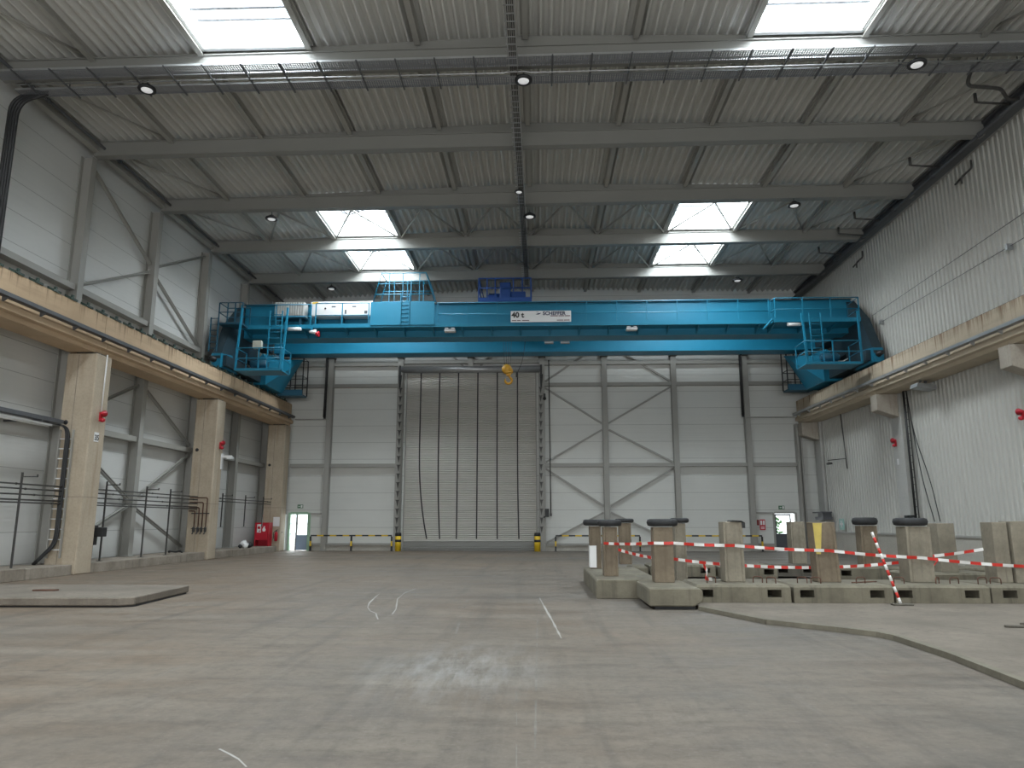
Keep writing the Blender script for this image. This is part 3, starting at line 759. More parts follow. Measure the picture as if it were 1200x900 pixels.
r = root('door_2', (13.6, YB, 0), 'dark grey exit door standing ajar with a bright window', 'door', None, 'structure')
x0, x1 = D2
b = B().box(x0 - .06, x0 + .04, YB - .04, YB + .18, 0, 2.1).box(x1 - .04, x1 + .06, YB - .04, YB + .18, 0, 2.1).box(x0 + .04, x1 - .04, YB - .04, YB + .18, 2.04, 2.14)
part('door_frame', b, M['steel'], r)
b = B().box(x0 + .05, x1 - .26, YB + .02, YB + .08, .02, .95).box(x0 + .05, x0 + .13, YB + .02, YB + .08, .95, 2.02).box(x1 - .32, x1 - .26, YB + .02, YB + .08, .95, 2.02).box(x0 + .13, x1 - .32, YB + .02, YB + .08, 1.94, 2.02)
lf = part('door_leaf', b, M['doorgrey'], r)
part('pane', B().box(x0 + .13, x1 - .32, YB + .045, YB + .055, .95, 1.94), M['glassy'], lf)
part('door_handle', B().bar((x1 - .3, YB - .02, .9), (x1 - .44, YB - .02, .9), .03).bar((x1 - .3, YB - .02, .9), (x1 - .3, YB + .03, .9), .03), M['galv'], lf)
b = B().box(x1 - .04, x1 + .9, YB - .5, YB - .45, .02, 2.02)

def exit_sign(x, z, label):
    r = root('exit_sign', (x, YB - .06, z), label, 'exit sign', 'green exit signs over the doors')
    part('plate', B().box(x - .16, x + .16, YB - .06, YB - .02, z, z + .2), M['green'], r)
    f = B().box(x + .03, x + .13, YB - .066, YB - .06, z + .03, z + .17)      # white doorway
    f.prism([(x - .12, z + .1), (x - .07, z + .15), (x - .07, z + .115), (x - .0, z + .115), (x - .0, z + .085), (x - .07, z + .085), (x - .07, z + .05)], 'y', YB - .066, YB - .06)
    part('pictogram', f, M['white'], r)
exit_sign(-13.55, 2.35, 'green exit sign over the open glazed door')
exit_sign(13.45, 2.27, 'green exit sign over the dark exit door')

r = root('hose_cabinet', (-14.85, 39.9, 0), 'tall red fire hose cabinet at the end of the plinth', 'fire hose cabinet')
b = B().box(-15.35, -15.3, 39.75, 40.25, 0, 1.5).box(-14.62, -14.57, 39.75, 40.25, 0, 1.5).box(-15.3, -14.62, 40.2, 40.25, 0, 1.5).box(-15.35, -14.57, 39.75, 40.25, 1.5, 1.55)
part('cabinet_body', b, M['red'], r)
part('door', B().box(-15.28, -14.64, 39.73, 39.78, .62, 1.5), M['red'], r)
f = B().box(-15.22, -15.0, 39.72, 39.73, 1.02, 1.46)
f.prism([(-14.9, 1.08), (-14.78, 1.08), (-14.74, 1.18), (-14.79, 1.26), (-14.8, 1.38), (-14.88, 1.3), (-14.93, 1.18)], 'y', 39.72, 39.73)
part('hose_symbol', B().lathe([(.08, -.004), (.08, 0)], (-15.11, 39.72, 1.28), 'y', 16).box(-15.12, -15.04, 39.716, 39.72, 1.08, 1.12).box(-15.05, -15.03, 39.716, 39.72, 1.08, 1.3), M['red'], r)
part('pictogram', f, M['white'], r)
r.location.y = 39.75 + .15
def extinguisher(x, y, z, label):
    r = root('fire_extinguisher', (x, y, z), label, 'fire extinguisher')
    part('cylinder', B().lathe([(.06, 0), (.085, .02), (.085, .42), (.05, .5), (.03, .52)], (x, y, z), 'z', 16), M['red'], r)
    part('valve', B().box(x - .03, x + .03, y - .03, y + .03, z + .52, z + .58).bar((x - .02, y, z + .59), (x + .1, y, z + .62), .025), M['black'], r)
    part('hose', B().tube(bend([(x - .03, y, z + .55), (x - .14, y, z + .5), (x - .13, y, z + .15)], 5, .1), .015, 6), M['black'], r)
extinguisher(-14.36, 40.28, .55, 'red fire extinguisher hung on the concrete pillar by the open door')
put('notice_sheet', B().box(-14.6, -14.25, 40.38, 40.4, 1.35, 1.85), M['white'], 'pale notice sheet on the pillar above the fire extinguisher', 'notice')
r = root('fire_notice', (12.35, YB - .05, 1.2), 'red and white fire notice board beside the dark exit door', 'notice')
part('board', B().box(12.2, 12.5, YB - .05, YB - .02, 1.15, 1.72), M['red'], r)
part('print', B().box(12.23, 12.33, YB - .056, YB - .05, 1.42, 1.66).box(12.37, 12.47, YB - .056, YB - .05, 1.42, 1.66).box(12.25, 12.45, YB - .056, YB - .05, 1.22, 1.26).box(12.25, 12.45, YB - .056, YB - .05, 1.3, 1.33), M['white'], r)
put('notice_sheet', B().box(11.98, 12.16, YB - .05, YB - .03, 1.4, 1.7), M['reddark'], 'small dull red notice between the steel column and the fire notice board', 'notice')
put('trim_3', B().box(11.95, 12.95, YB - .08, YB - .001, 2.04, 2.12).box(-12.95, -12.2, YB - .08, YB - .001, 2.0, 2.08), M['steel'], kind='structure')
# white bundle on the plinth
r = root('cleaning_bundle', (-14.7, 36.8, .31), 'crumpled white and black bundle lying on the plinth', 'bundle')
me = B()
for cx, cy, cz, rr in ((-14.75, 36.9, .5, .19), (-14.6, 36.7, .44, .15)):
    k0 = len(me.v); me.lathe([(rr * .3, -rr), (rr * .8, -rr * .7), (rr, 0), (rr * .85, rr * .5), (rr * .3, rr * .9)], (cx, cy, cz), 'z', 12)
    me.v[k0:] = [(x + random.uniform(-.03, .03), y + random.uniform(-.03, .03), z + random.uniform(-.03, .03)) for x, y, z in me.v[k0:]]
part('white_cloth', me, M['white'], r)
part('black_bag', B().lathe([(.05, -.14), (.17, -.06), (.16, .05), (.06, .12)], (-14.5, 36.95, .46), 'z', 12).lathe([(.04, -.1), (.11, 0), (.04, .09)], (-14.8, 36.55, .41), 'z', 10), M['black'], r)

# outside, seen through the doors
put('exterior_ground', B().box(-30, 30, YB + .3, YB + 30, -.15, -.02), M['gravel'], kind='structure')
bm = B()
for i in range(400):
    x = random.uniform(12.0, 14.75); y = YB + 4 + random.uniform(0, 1.3); z = random.uniform(0, 1.9); s = random.uniform(.1, .22)
    a = [Vector((random.gauss(0, 1), random.gauss(0, 1), random.gauss(0, 1))).normalized() * s for _ in range(2)]
    c = Vector((x, y, z)); bm.add([c - a[0], c + a[1], c + a[0], c - a[1]], [(0, 1, 2, 3)])
tag(put('hedge', bm, M['leaf']), 'green hedge outside the dark exit door', 'hedge', None, 'stuff')

# ------------------------------------------------------------------ crane columns, corbels and runway beams
def pillar(y0, y1, label, extra=False):
    r = root('concrete_column', (-14.7, (y0 + y1) / 2, 0), label, 'concrete column', 'concrete crane columns', 'thing')
    b = B().box(-15.2, -14.2, y0, y1, 0, 6.95)
    part('shaft', b, M['tan'], r, .03)
    part('bearing_pad', B().box(-14.95, -14.3, y0 + .08, y1 - .08, 6.95, 7.0), M['black'], r)
    j = B()
    for z in (2.35,): j.box(-15.2, -14.195, y0 - .004, y1 + .004, z, z + .02)
    j.box(-14.81, -14.79, y0 - .004, y0 + .01, .3, 6.9)
    part('casting_joint', j, M['plinth'], r)
    part('lifting_hole', B().lathe([(.075, -.004), (.075, .0)], (-15.0, y0 - .002, 4.7), 'y', 16), M['black'], r)
    return r
pillar(22.52, 23.35, 'tan concrete pillar with the cable ladder tray and number plate')
pillar(31.6, 32.4, 'tan concrete pillar with the pipe valves')
pillar(40.4, 41.2, 'tan concrete pillar in the corner behind the red hose cabinet')

def beam(side, y0, y1, label):
    s = 1 if side == 'R' else -1
    xf = 14.5 if side == 'R' else 14.2
    P = [(xf + 1.0, 7.0), (xf + .16, 7.0), (xf + .13, 7.14), (xf - .02, 7.17), (xf - .02, 7.33), (xf + .1, 7.44), (xf + .1, 8.3), (xf + 1.0, 8.3)]
    b = B().prism([(s * x, z) for x, z in P], 'y', y0 + .012, y1 - .012)
    return tag(put('runway_beam', b, M['beam'] if side == 'L' else M['beamgrey']), label, 'runway beam', 'concrete runway beams of the crane', 'thing')
LB = [(8.5, 22.95, 'stained concrete runway beam before the ladder tray pillar'), (22.95, 32.0, 'stained concrete runway beam from the ladder tray pillar to the valve pillar'), (32.0, 41.5, 'stained concrete runway beam under the crane, by the open door')]
for y0, y1, l in LB: beam('L', y0, y1, l)
RBL = [(8.5, 22.7, 'stained concrete runway beam on the corrugated wall before the big corbel'), (22.7, 31.85, 'stained concrete runway beam on the corrugated wall between the two corbels'), (31.85, 41.5, 'stained concrete runway beam on the corrugated wall under the crane')]
for y0, y1, l in RBL: beam('R', y0, y1, l)
for s, x, l in ((-1, -14.72, 'panelled'), (1, 14.98, 'corrugated')):
    b = B().box(x - .1, x + .1, 8.5, 41.5, 8.3, 8.33).box(x - .03, x + .03, 8.5, 41.5, 8.33, 8.42).box(x - .05, x + .05, 8.5, 41.5, 8.4, 8.46)
    put('crane_rail', b, M['black'], 'dark crane rail on the runway beam of the %s wall' % l, 'rail', 'rails of the crane')
b0 = None
for i in range(30):
    y = 17.0 + .8 * i
    b = B().prism([(-14.48, 8.3), (-14.26, 8.3), (-14.26, 8.36), (-14.4, 8.42), (-14.48, 8.46)], 'y', y, y + .34).box(-14.36, -14.3, y + .12, y + .2, 8.36, 8.47)
    put('rail_clip', b, M['darkgreen'], 'dark green rail clip on the runway beam of the panelled wall', 'rail clip', 'green rail clips')
for s, x, l, mt in ((-1, -14.07, 'black cable tray along the runway beam of the panelled wall', 'galv_dark'), (1, 14.36, 'grey cable tray along the runway beam of the corrugated wall', 'galv')):
    b = B().box(x - .1, x + .1, 10, 41.2, 7.46, 7.48).box(x - .1, x - .085, 10, 41.2, 7.48, 7.57).box(x + .085, x + .1, 10, 41.2, 7.48, 7.57)
    o = root('beam_tray', (x, 25, 7.46), l, 'cable tray', 'trays along the runway beams')
    part('channel', b, M[mt], o)
    y = 16.6
    while y < 41:
        c = B().prism([(x - s * .1, 7.455), (x + s * .11, 7.455), (x + s * .1, 7.34), (x + s * .08, 7.34)], 'y', y, y + .05)
        part('bracket', c, M['galv_dark'] if s < 0 else M['galv'], o); y += 1.5
def corbel(y, label):
    b = B().loft([(15.41, y - .3, 6.0), (15.41, y + .3, 6.0), (15.41, y + .3, 7.0), (15.41, y - .3, 7.0)], [(14.52, y - .3, 6.3), (14.52, y + .3, 6.3), (14.52, y + .3, 6.98), (14.52, y - .3, 6.98)])
    put('corbel', b, M['corbel'], label, 'corbel', 'concrete corbels of the corrugated wall', bevel=.015)
    tag(put('wall_column', B().box(15.415, 15.545, y - .42, y + .42, 0, 7.0), M['paleconc']), label.replace('concrete corbel', 'pale flush concrete column under the corbel'), 'concrete column', 'flush columns of the corrugated wall', 'thing')
corbel(22.75, 'big concrete corbel under the near joint of the runway beam')
corbel(31.85, 'concrete corbel beside the hanging black cables')
corbel(40.95, 'dim concrete corbel in the corner under the crane')

# horns, plate, conduits on the pillars
def horn(x, y, z, s, label):
    r = root('red_horn', (x, y, z), label, 'siren', 'red sirens on the walls')
    part('bell', B().lathe([(.03, -.1), (.05, -.03), (.115, .1), (.08, .07)], (x + s * .12, y - .06, z + .09), 'y', 14), M['red'], r)
    part('driver', B().lathe([(.05, -.06), (.075, 0), (.05, .07)], (x + s * .1, y, z - .12), 'x', 14).box(x, x + s * .07, y - .04, y + .04, z - .16, z + .13), M['red'], r)
horn(-14.2, 22.98, 4.95, 1, 'red siren on the pillar with the ladder tray, at the end of the white conduit')
horn(-14.2, 32.05, 4.95, 1, 'red siren on the pillar with the valves')
horn(15.42, 32.05, 4.95, -1, 'red siren under the corbel beside the hanging cables')
horn(15.42, 23.6, 4.95, -1, 'red siren under the big corbel on the corrugated wall')
put('conduit', B().tube([(-14.17, 23.0, 7.0), (-14.17, 22.98, 5.1)], .022, 8), M['white'], 'white conduit down the pillar to the red siren', 'conduit')
r = root('number_plate', (-14.2, 22.9, 4.1), 'small white plate numbered 35 on the ladder tray pillar', 'number plate')
part('plate', B().box(-14.2, -14.185, 22.78, 23.02, 4.12, 4.42), M['white'], r)
lettering('lettering', '35', .24, M['black'], (-14.183, 22.79, 4.17), (PI / 2, 0, PI / 2), r, .004)
b = B().box(-14.2, -13.75, 32.3, 32.42, 4.42, 4.52).box(-13.95, -13.7, 32.28, 32.44, 4.36, 4.46).box(-14.2, -14.17, 32.25, 32.47, 3.9, 4.6)
put('wall_lamp', b, M['whitebox'], 'small white lamp bracket on the pillar with the valves', 'lamp')
put('tag_plate', B().box(15.4, 15.415, 31.95, 32.1, 4.0, 4.25), M['white'], 'small pale tag on the flush column beside the hanging cables', 'tag')

# cable ladder on the first pillar with its black cable, and the tray it drops from
r = root('ladder_tray', (-15.1, 22.4, .3), 'upright cable ladder on the tan pillar with a thick black cable', 'cable tray')
b = B()
for x in (-15.07, -14.65): b.bar((x, 22.42, .5), (x, 22.42, 4.45), .025, .09, (0, 1, 0))
part('side_rail', b, M['steel'], r)
b = B(); z = .75
while z < 4.3: b.bar((-15.07, 22.42, z), (-14.65, 22.42, z), .03, .03); z += .31
part('rung', b, M['whitebox'], r)
b = B()
for j in range(3):
    x = -14.74 - .045 * j
    b.tube(bend([(-15.3, 21.6, 4.6), (-15.05, 22.36, 4.62), (x, 22.36, 4.45), (x, 22.36, .95), (-15.05 - .04 * j, 22.3, .6), (-15.3 - .03 * j, 22.25, .32)], 6, .35), .03, 8)
part('cable', b, M['black'], r)
b = B().box(-15.0, -14.72, 9, 22.0, 4.58, 4.6).box(-15.0, -14.98, 9, 22.0, 4.6, 4.7).box(-14.74, -14.72, 9, 22.0, 4.6, 4.7)
y = 12
while y < 22: b.box(-15.9, -14.72, y, y + .04, 4.52, 4.58); y += 1.8
put('cable_tray', b, M['galv_dark'], 'level cable tray running to the ladder tray on the tan pillar', 'cable tray')
r = root('strip_lamp', (-14.85, 20, 4.42), 'long white strip lamp under the level cable tray', 'lamp')
part('tube', B().tube([(-14.85, 18.4, 4.44), (-14.85, 21.5, 4.44)], .025, 10), M['white'], r)
part('batten', B().box(-14.9, -14.8, 18.3, 21.6, 4.46, 4.52), M['whitebox'], r)

# five supply pipes on stands
def pipe_set(y0, y1, zs, label, grp, x=-14.75):
    for i, z in enumerate(zs):
        b = B().tube([(x - .02, y0, z), (x - .02, y1, z)], .022, 8)
        yy = y0 + 1.3 + .4 * i
        while yy < y1 - .2: b.tube([(x - .02, yy, z), (x - .02, yy + .05, z)], .032, 8); yy += 3
        put('supply_pipe', b, M['blackpipe'], label % ('topmost', 'second', 'third', 'fourth', 'lowest')[i], 'pipe', grp)
ZP = [2.66, 2.53, 2.37, 2.22, 2.14]
pipe_set(10, 22.35, ZP, '%s of the dark pipes before the ladder tray pillar', 'supply pipes before the ladder tray pillar')
pipe_set(23.42, 31.5, ZP, '%s of the dark pipes between the two tan pillars', 'supply pipes between the tan pillars')
pipe_set(32.5, 40.3, ZP[:2], '%s of the dark pipes past the valve pillar', 'supply pipes past the valve pillar')
def stand(y, h, label, z0=.31):
    b = B().bar((-14.7, y, z0), (-14.7, y, h), .045).bar((-14.7, y, h - .12), (-14.25, y, h - .12), .03).box(-14.78, -14.62, y - .06, y + .06, z0, z0 + .012)
    b.bar((-14.25, y, h - .14), (-14.25, y, h - .06), .03)
    put('pipe_stand', b, M['blackpipe'], label, 'pipe stand', 'stands of the supply pipes')
stand(17.6, 2.98, 'thin pipe stand farther out from the ladder tray pillar than its neighbour'); stand(20.43, 2.98, 'thin pipe stand before the pillar with the cable ladder')
stand(24.6, 2.95, 'thin pipe stand behind the black junction cabinet'); stand(27.2, 2.9, 'thin pipe stand beside the crossing braces'); stand(29.0, 2.88, 'thin pipe stand before the pillar with the valves')
for y, l in ((33.9, 'short pipe stand just past the valve pillar'), (36.6, 'short pipe stand above the white bundle'), (39.0, 'short pipe stand beside the red hose cabinet')): stand(y, 2.9, l, 1.35)
for i, (x, zt) in enumerate(((-14.33, 2.62), (-14.5, 2.42), (-14.66, 2.2), (-14.84, 2.05))):
    b = B().tube(bend([(-15.1, 31.52, zt), (x, 31.52, zt), (x, 31.52, 1.38)], 4, .08), .024, 8)
    put('drop_pipe', b, M['rust'], 'brown drop pipe on the valve pillar, %s from the hall side' % ORD[i], 'pipe', 'brown drop pipes of the valve pillar')
    v = root('pipe_valve', (x, 31.5, 1.25), 'dark valve under the brown drop pipe, %s from the hall side' % ORD[i], 'valve', 'valves of the drop pipes')
    part('valve_body', B().lathe([(.03, -.1), (.055, -.08), (.055, .08), (.03, .12)], (x, 31.5, 1.26), 'z', 10).tube([(x, 31.5, 1.18), (x, 31.4, 1.08)], .025, 8), M['blackpipe'], v)
    part('handle', B().bar((x - .07, 31.42, 1.3), (x + .07, 31.42, 1.3), .025).bar((x, 31.5, 1.3), (x, 31.42, 1.3), .025), M['black'], v)
put('pipe_bracket', B().bar((-15.0, 31.55, 1.95), (-14.22, 31.55, 1.95), .035, .05), M['blackpipe'], 'horizontal bracket holding the brown drop pipes', 'bracket')
r = root('junction_cabinet', (-14.6, 23.75, .31), 'black junction cabinet on two legs beside the ladder tray pillar', 'junction cabinet')
part('box', B().box(-14.95, -14.45, 23.55, 23.95, .85, 1.48).box(-14.45, -14.12, 23.6, 23.9, 1.12, 1.42), M['black'], r, .015)
for x in (-14.88, -14.5): part('leg', B().bar((x, 23.75, .31), (x, 23.75, .86), .06), M['black'], r)
put('cable_bundle', B().tube(bend([(-15.35, 30.6, .34), (-15.2, 30.2, .42), (-15.0, 30.5, .36), (-15.1, 30.9, .4), (-14.9, 30.8, .34)], 4, .2), .035, 6), M['black'], 'dark coil of cable on the plinth by the valve pillar', 'cable')
b = B()
for j in range(4): b.tube(bend([(-15.52 + .08 * j, 19.15, .35), (-15.52 + .08 * j, 19.15, 13.95 - .06 * j), (-14.4, 19.1, 14.05 - .02 * j)], 6, .5), .05, 8)
put('cable_riser', b, M['black'], 'thick bundle of black cables rising up the panelled wall to the trays', 'cable')

# fittings of the corrugated wall
b = B()
for dx in (0, .22): b.bar((15.42, 31.0 - dx, 1.75), (15.42, 31.0 - dx, 7.1), .03, .06)
z = 1.9
while z < 7: b.bar((15.42, 31.0, z), (15.42, 30.78, z), .025); z += .3
lt = root('cable_drop', (15.42, 30.9, 1.7), 'black cable ladder hanging down the corrugated wall beside the corbel', 'cable tray')
part('ladder', b, M['blackpipe'], lt)
c = B()
for j in range(3): c.tube([(15.36, 30.96 - .06 * j, 7.1), (15.36, 30.96 - .06 * j, 1.75)], .02, 6)
part('cable', c, M['black'], lt)
for (y1, y2, l) in ((29.6, 30.2, 'loose black cable curving from the cable ladder, the lower reaching one'), (29.2, 29.4, 'loose black cable curving from the cable ladder, the longer outer one')):
    put('loose_cable', B().tube(bend([(15.4, 30.72, 6.9), (15.4, 30.5, 5.2), (15.4, (y1 + y2) / 2 + .25, 3.2), (15.42, y1, 1.6)], 8, 1.2), .018, 6), M['black'], l, 'cable')
for y, l in ((31.6, 'black junction box under the hanging cable ladder'), (31.1, 'second black junction box under the hanging cable ladder')):
    put('junction_box', B().box(15.3, 15.43, y - .14, y + .14, 1.58, 1.86).box(15.27, 15.3, y - .08, y + .08, 1.64, 1.8), M['black'], l, 'junction box', 'junction boxes of the corrugated wall')
b = B().tube(bend([(15.42, 37.6, 7.2), (15.42, 37.3, 4.2)], 3), .03, 8).bar((15.42, 37.4, 4.72), (15.0, 38.6, 4.72), .04).box(14.95, 15.1, 38.3, 38.7, 4.5, 4.6)
put('bent_conduit', b, M['blackpipe'], 'thin dark pipe with a side arm on the corrugated wall', 'pipe')
b = B().prism([(14.95, 6.72), (15.45, 6.9), (15.45, 7.0), (14.95, 6.84)], 'y', 28.6, 29.3).bar((15.2, 28.95, 6.9), (15.2, 28.95, 7.1), .08)
fl = root('flood_lamp', (15.2, 28.95, 6.9), 'grey flood lamp slung under the runway beam of the corrugated wall', 'lamp')
part('lamp_housing', B().loft([(14.55, 28.2, 6.7), (14.55, 28.75, 6.7), (14.6, 28.75, 6.86), (14.6, 28.2, 6.86)], [(15.35, 28.3, 6.62), (15.35, 28.9, 6.62), (15.35, 28.9, 6.8), (15.35, 28.3, 6.8)]), M['galv'], fl)
part('bracket', B().bar((15.1, 28.6, 6.75), (15.1, 28.6, 7.02), .08).bar((14.75, 28.5, 6.8), (14.9, 28.5, 7.02), .05), M['galv_dark'], fl)
r = root('safety_sign', (15.4, 38.5, 1.25), 'pale green safety sign on the corrugated wall above the base', 'sign')
part('plate', B().box(15.38, 15.41, 38.2, 38.75, 1.2, 1.75), M['teal'], r)
part('pictogram', B().box(15.374, 15.38, 38.42, 38.53, 1.3, 1.65).box(15.374, 15.38, 38.3, 38.65, 1.43, 1.53), M['white'], r)
r = root('wall_device', (15.3, 40.0, 0), 'grey device with a hood on a stand in the corner of the corrugated wall', 'device')
part('stand', B().box(15.05, 15.35, 39.7, 40.2, 0, 1.65), M['steel'], r)
part('hood', B().box(14.9, 15.4, 39.6, 40.7, 1.7, 1.85).box(14.95, 15.4, 39.7, 40.4, 1.85, 2.05).box(14.85, 15.4, 39.6, 40.9, 2.05, 2.12), M['galv_dark'], r)
for i, (za, zb_, y1, y2) in enumerate(((10.42, 10.5, 32.5, 8), (10.95, 11.6, 33.2, 8))):
    c = B().tube([(15.44, y1, za), (15.44, y2, zb_)], .012, 6)
    put('tension_wire', c, M['galv_dark'], ('lower', 'upper')[i] + ' thin wire stretched along the corrugated wall above the runway beam', 'wire', 'thin wires on the corrugated wall')
for y, z, l in ((32.4, 10.42, 'small wire bracket on the corrugated wall beside the crane end'), (23.3, 10.45, 'small wire bracket on the corrugated wall near the big corbel')):
    put('wire_bracket', B().box(15.36, 15.55, y - .05, y + .05, z - .1, z + .1).bar((15.4, y - .1, z), (15.4, y + .1, z), .05), M['galv'], l, 'bracket')
for y, l in ((24.7, 'dark bent bracket hanging below the corrugated wall eave near the trays'), (33.6, 'dark bent bracket hanging below the corrugated wall eave near the crane')):
    b = B().tube(bend([(15.45, y, 14.25), (15.45, y, 13.95), (15.35, y + .5, 13.85), (15.35, y + .5, 13.6)], 4, .1), .035, 8).bar((15.4, y + .3, 13.9), (15.4, y + 1.0, 13.8), .05)
    put('eave_bracket', b, M['blackpipe'], l, 'bracket', 'bent brackets below the eave')

# ------------------------------------------------------------------ overhead travelling crane
CR = root('bridge_crane', (0, 35.5, 8.46), 'large blue overhead travelling crane spanning the hall, marked 40 t', 'crane')
def cp(name, bd, mat='blue', parent=None, bevel=0): return part(name, bd, M[mat], parent or CR, bevel)
# girders
XA, XB = -14.4, 15.0
b = B().box(XA, XB, 34.3, 35.15, 10.42, 12.06).box(XA + .6, XB - .6, 34.22, 35.25, 10.38, 10.42)
g = cp('bridge_girder', b)
cp('top_flange', B().box(XA, XB, 34.2, 35.3, 12.06, 12.1), 'legdark', g)  # top kept dark to cut blue bounce onto the roof deck
cp('trolley_rail', B().box(XA + .5, XB - .5, 34.9, 34.98, 12.1, 12.2), 'bluedark', g)
b = B().box(-14.2, 14.8, 37.9, 38.75, 10.5, 12.06).box(-13.6, 13.9, 37.82, 38.83, 10.45, 10.5)
g2 = cp('bridge_girder', b)
cp('top_flange', B().box(-14.2, 14.8, 37.75, 38.85, 12.06, 12.1), 'legdark', g2)  # dark here too, against blue bounce on the deck
cp('trolley_rail', B().box(-13.9, 14.5, 38.05, 38.13, 12.1, 12.2), 'bluedark', g2)
# ends: end carriage, sloped front leg and knee of the rear leg
for s, xo, xi in ((-1, -14.86, -14.25), (1, 15.2, 14.55)):
    b = B().prism([(32.0, 8.55), (34.1, 8.55), (34.8, 9.5), (36.2, 9.5), (36.3, 12.0), (34.35, 12.0), (32.95, 10.75), (31.95, 9.0)], 'x', xo, xo - s * .42)
    leg = cp('end_leg', b, 'legdark')
    b = B().prism([(31.93, 8.5), (33.9, 8.5), (33.2, 9.3), (31.98, 9.15)], 'x', xo + s * .01, xo - s * .44)
    cp('bogie_plate', b, 'blue', leg)
    xn = xi - s * .25
    fr = [(xo, 36.4, 8.5), (xn, 36.4, 8.5), (xn, 36.4, 9.8), (xi - s * .02, 36.4, 10.15), (xo, 36.4, 9.3)]
    bk = [(xo, 38.9, 8.5), (xn, 38.9, 8.5), (xi - s * 1.35, 38.9, 10.36), (xi, 38.9, 10.4), (xo, 38.9, 10.4)]
    cp('knee_bracket', B().loft(fr, bk), 'blue')
    cp('end_carriage', B().box(xo, xi, 32.2, 39.7, 8.62, 9.1), 'legdark')
    xr = -14.72 if s < 0 else 14.98
    for yy in (32.3, 33.5, 37.3, 38.9):
        cp('wheel', B().lathe([(.16, -.07), (.2, -.06), (.17, -.05), (.17, .05), (.2, .06), (.16, .07)], (xr, yy, 8.63), 'x', 18), 'black', leg)
    cp('buffer', B().lathe([(.1, -.3), (.1, -.05), (.14, 0)], (xr, 31.93, 8.85), 'y', 12), 'black', leg)
    # rear part links both girders
    cp('cross_tie', B().box(xo, xi, 35.15, 37.9, 10.5, 11.9), 'legdark')
# walkway
def walkway(x0, x1, y0, z, parent=None):
    w = B().box(x0, x1, y0, 34.28, z - .05, z).box(x0, x1, y0 - .03, y0, z - .1, z + .1)
    x = x0 + .1
    while x < x1: w.prism([(34.28, z - .06), (34.28, z - .32), (y0 + .05, z - .06)], 'x', x, x + .05); x += 1.4
    wk = cp('walkway', w, 'blue'); cp('walkway_plate', B().box(x0, x1, y0, 34.28, z, z + .006), 'legdark', wk)  # thin dark sheet added on the walkway to cut blue bounce
    return wk
def rail_run(pts, h, parent, n, mid=(.52,), name='handrail', mat='blue', r=.024):
    """handrail along a polyline at walkway level with posts as sub-parts"""
    b = B()
    for f in (h,) + tuple(mid): b.tube([(x, y, z + f) for x, y, z in pts], r, 6)
    rl = cp(name, b, mat)
    for p, q in zip(pts[:-1], pts[1:]):
        P, Q = Vector(p), Vector(q); k = max(1, round((Q - P).length / n))
        for i in range(k + 1):
            if i == k and q != pts[-1]: continue
            c = P.lerp(Q, i / k); cp('handrail_post', B().bar(c, c + Vector((0, 0, h)), .045), mat, rl)
    return rl
walkway(-10.74, 10.85, 33.38, 10.76)
walkway(-14.1, -10.74, 33.2, 10.68); walkway(10.85, 14.8, 32.95, 10.71)
cp('step_strut', B().bar((-10.72, 33.2, 10.72), (-10.66, 33.2, 10.32), .07), 'blue'); cp('step_strut', B().bar((10.82, 32.95, 10.8), (10.5, 33.38, 10.4), .08), 'blue')
rail_run([(-14.15, 33.22, 10.68), (-10.78, 33.22, 10.68)], 1.1, CR, 1.4)
rail_run([(-10.6, 33.38, 10.76), (-8.05, 33.38, 10.76)], 1.12, CR, 1.3)
rail_run([(-4.75, 33.38, 10.76), (10.8, 33.38, 10.76)], 1.08, CR, 1.42)
rail_run([(10.9, 33.4, 10.71), (10.95, 32.95, 10.71), (14.75, 32.95, 10.71), (14.8, 34.2, 10.71)], 1.06, CR, 1.35)
# left end cage, outside the girder end
b = B()
for x in (-14.85, -14.45, -14.1, -13.75):
    for y in (32.4, 33.3): b.bar((x, y, 10.7), (x, y, 11.66), .045)
for z in (11.66, 11.2):
    b.tube([(-14.85, 32.4, z), (-13.75, 32.4, z), (-13.75, 33.3, z), (-14.85, 33.3, z), (-14.85, 32.4, z)], .022, 6)
cg = cp('end_cage', b, 'bluedark'); cp('cage_floor', B().box(-14.85, -13.75, 32.4, 33.3, 10.62, 10.7), 'bluedark', cg)
def ladder(x0, x1, y, z0, z1, n=.28, mat='blue'):
    l = B(); 
    for x in (x0, x1): l.bar((x, y, z0), (x, y, z1), .045, .06)
    z = z0 + .15
    while z < z1 - .05: l.tube([(x0, y, z), (x1, y, z)], .018, 6); z += n
    return cp('ladder', l, mat)
ladder(-14.95, -14.6, 31.85, 9.2, 10.8, .28, 'bluedark')
ladder(-12.38, -11.8, 32.25, 8.35, 11.2)
ladder(12.22, 12.72, 32.25, 8.5, 10.84)
def low_platform(x0, x1, z, post_x, ztop):
    f = cp('access_platform', B().box(x0, x1, 31.9, 33.1, z - .05, z).box(x0, x1, 31.87, 31.9, z - .06, z + .05), 'blue')
    rail_run([(x0, 33.1, z), (x0, 31.9, z), (x1, 31.9, z), (x1, 33.1, z)], 1.0, CR, 1.05)
    for x in post_x: cp('hanger_post', B().bar((x, 31.95, z - .02), (x, 32.3 if abs(x) < 14 else 32.0, ztop), .08), 'blue', f)
low_platform(-13.7, -11.6, 8.36, (-13.72, -11.58), 11.35)
low_platform(11.8, 14.2, 8.46, (11.9, 14.25), 10.84)
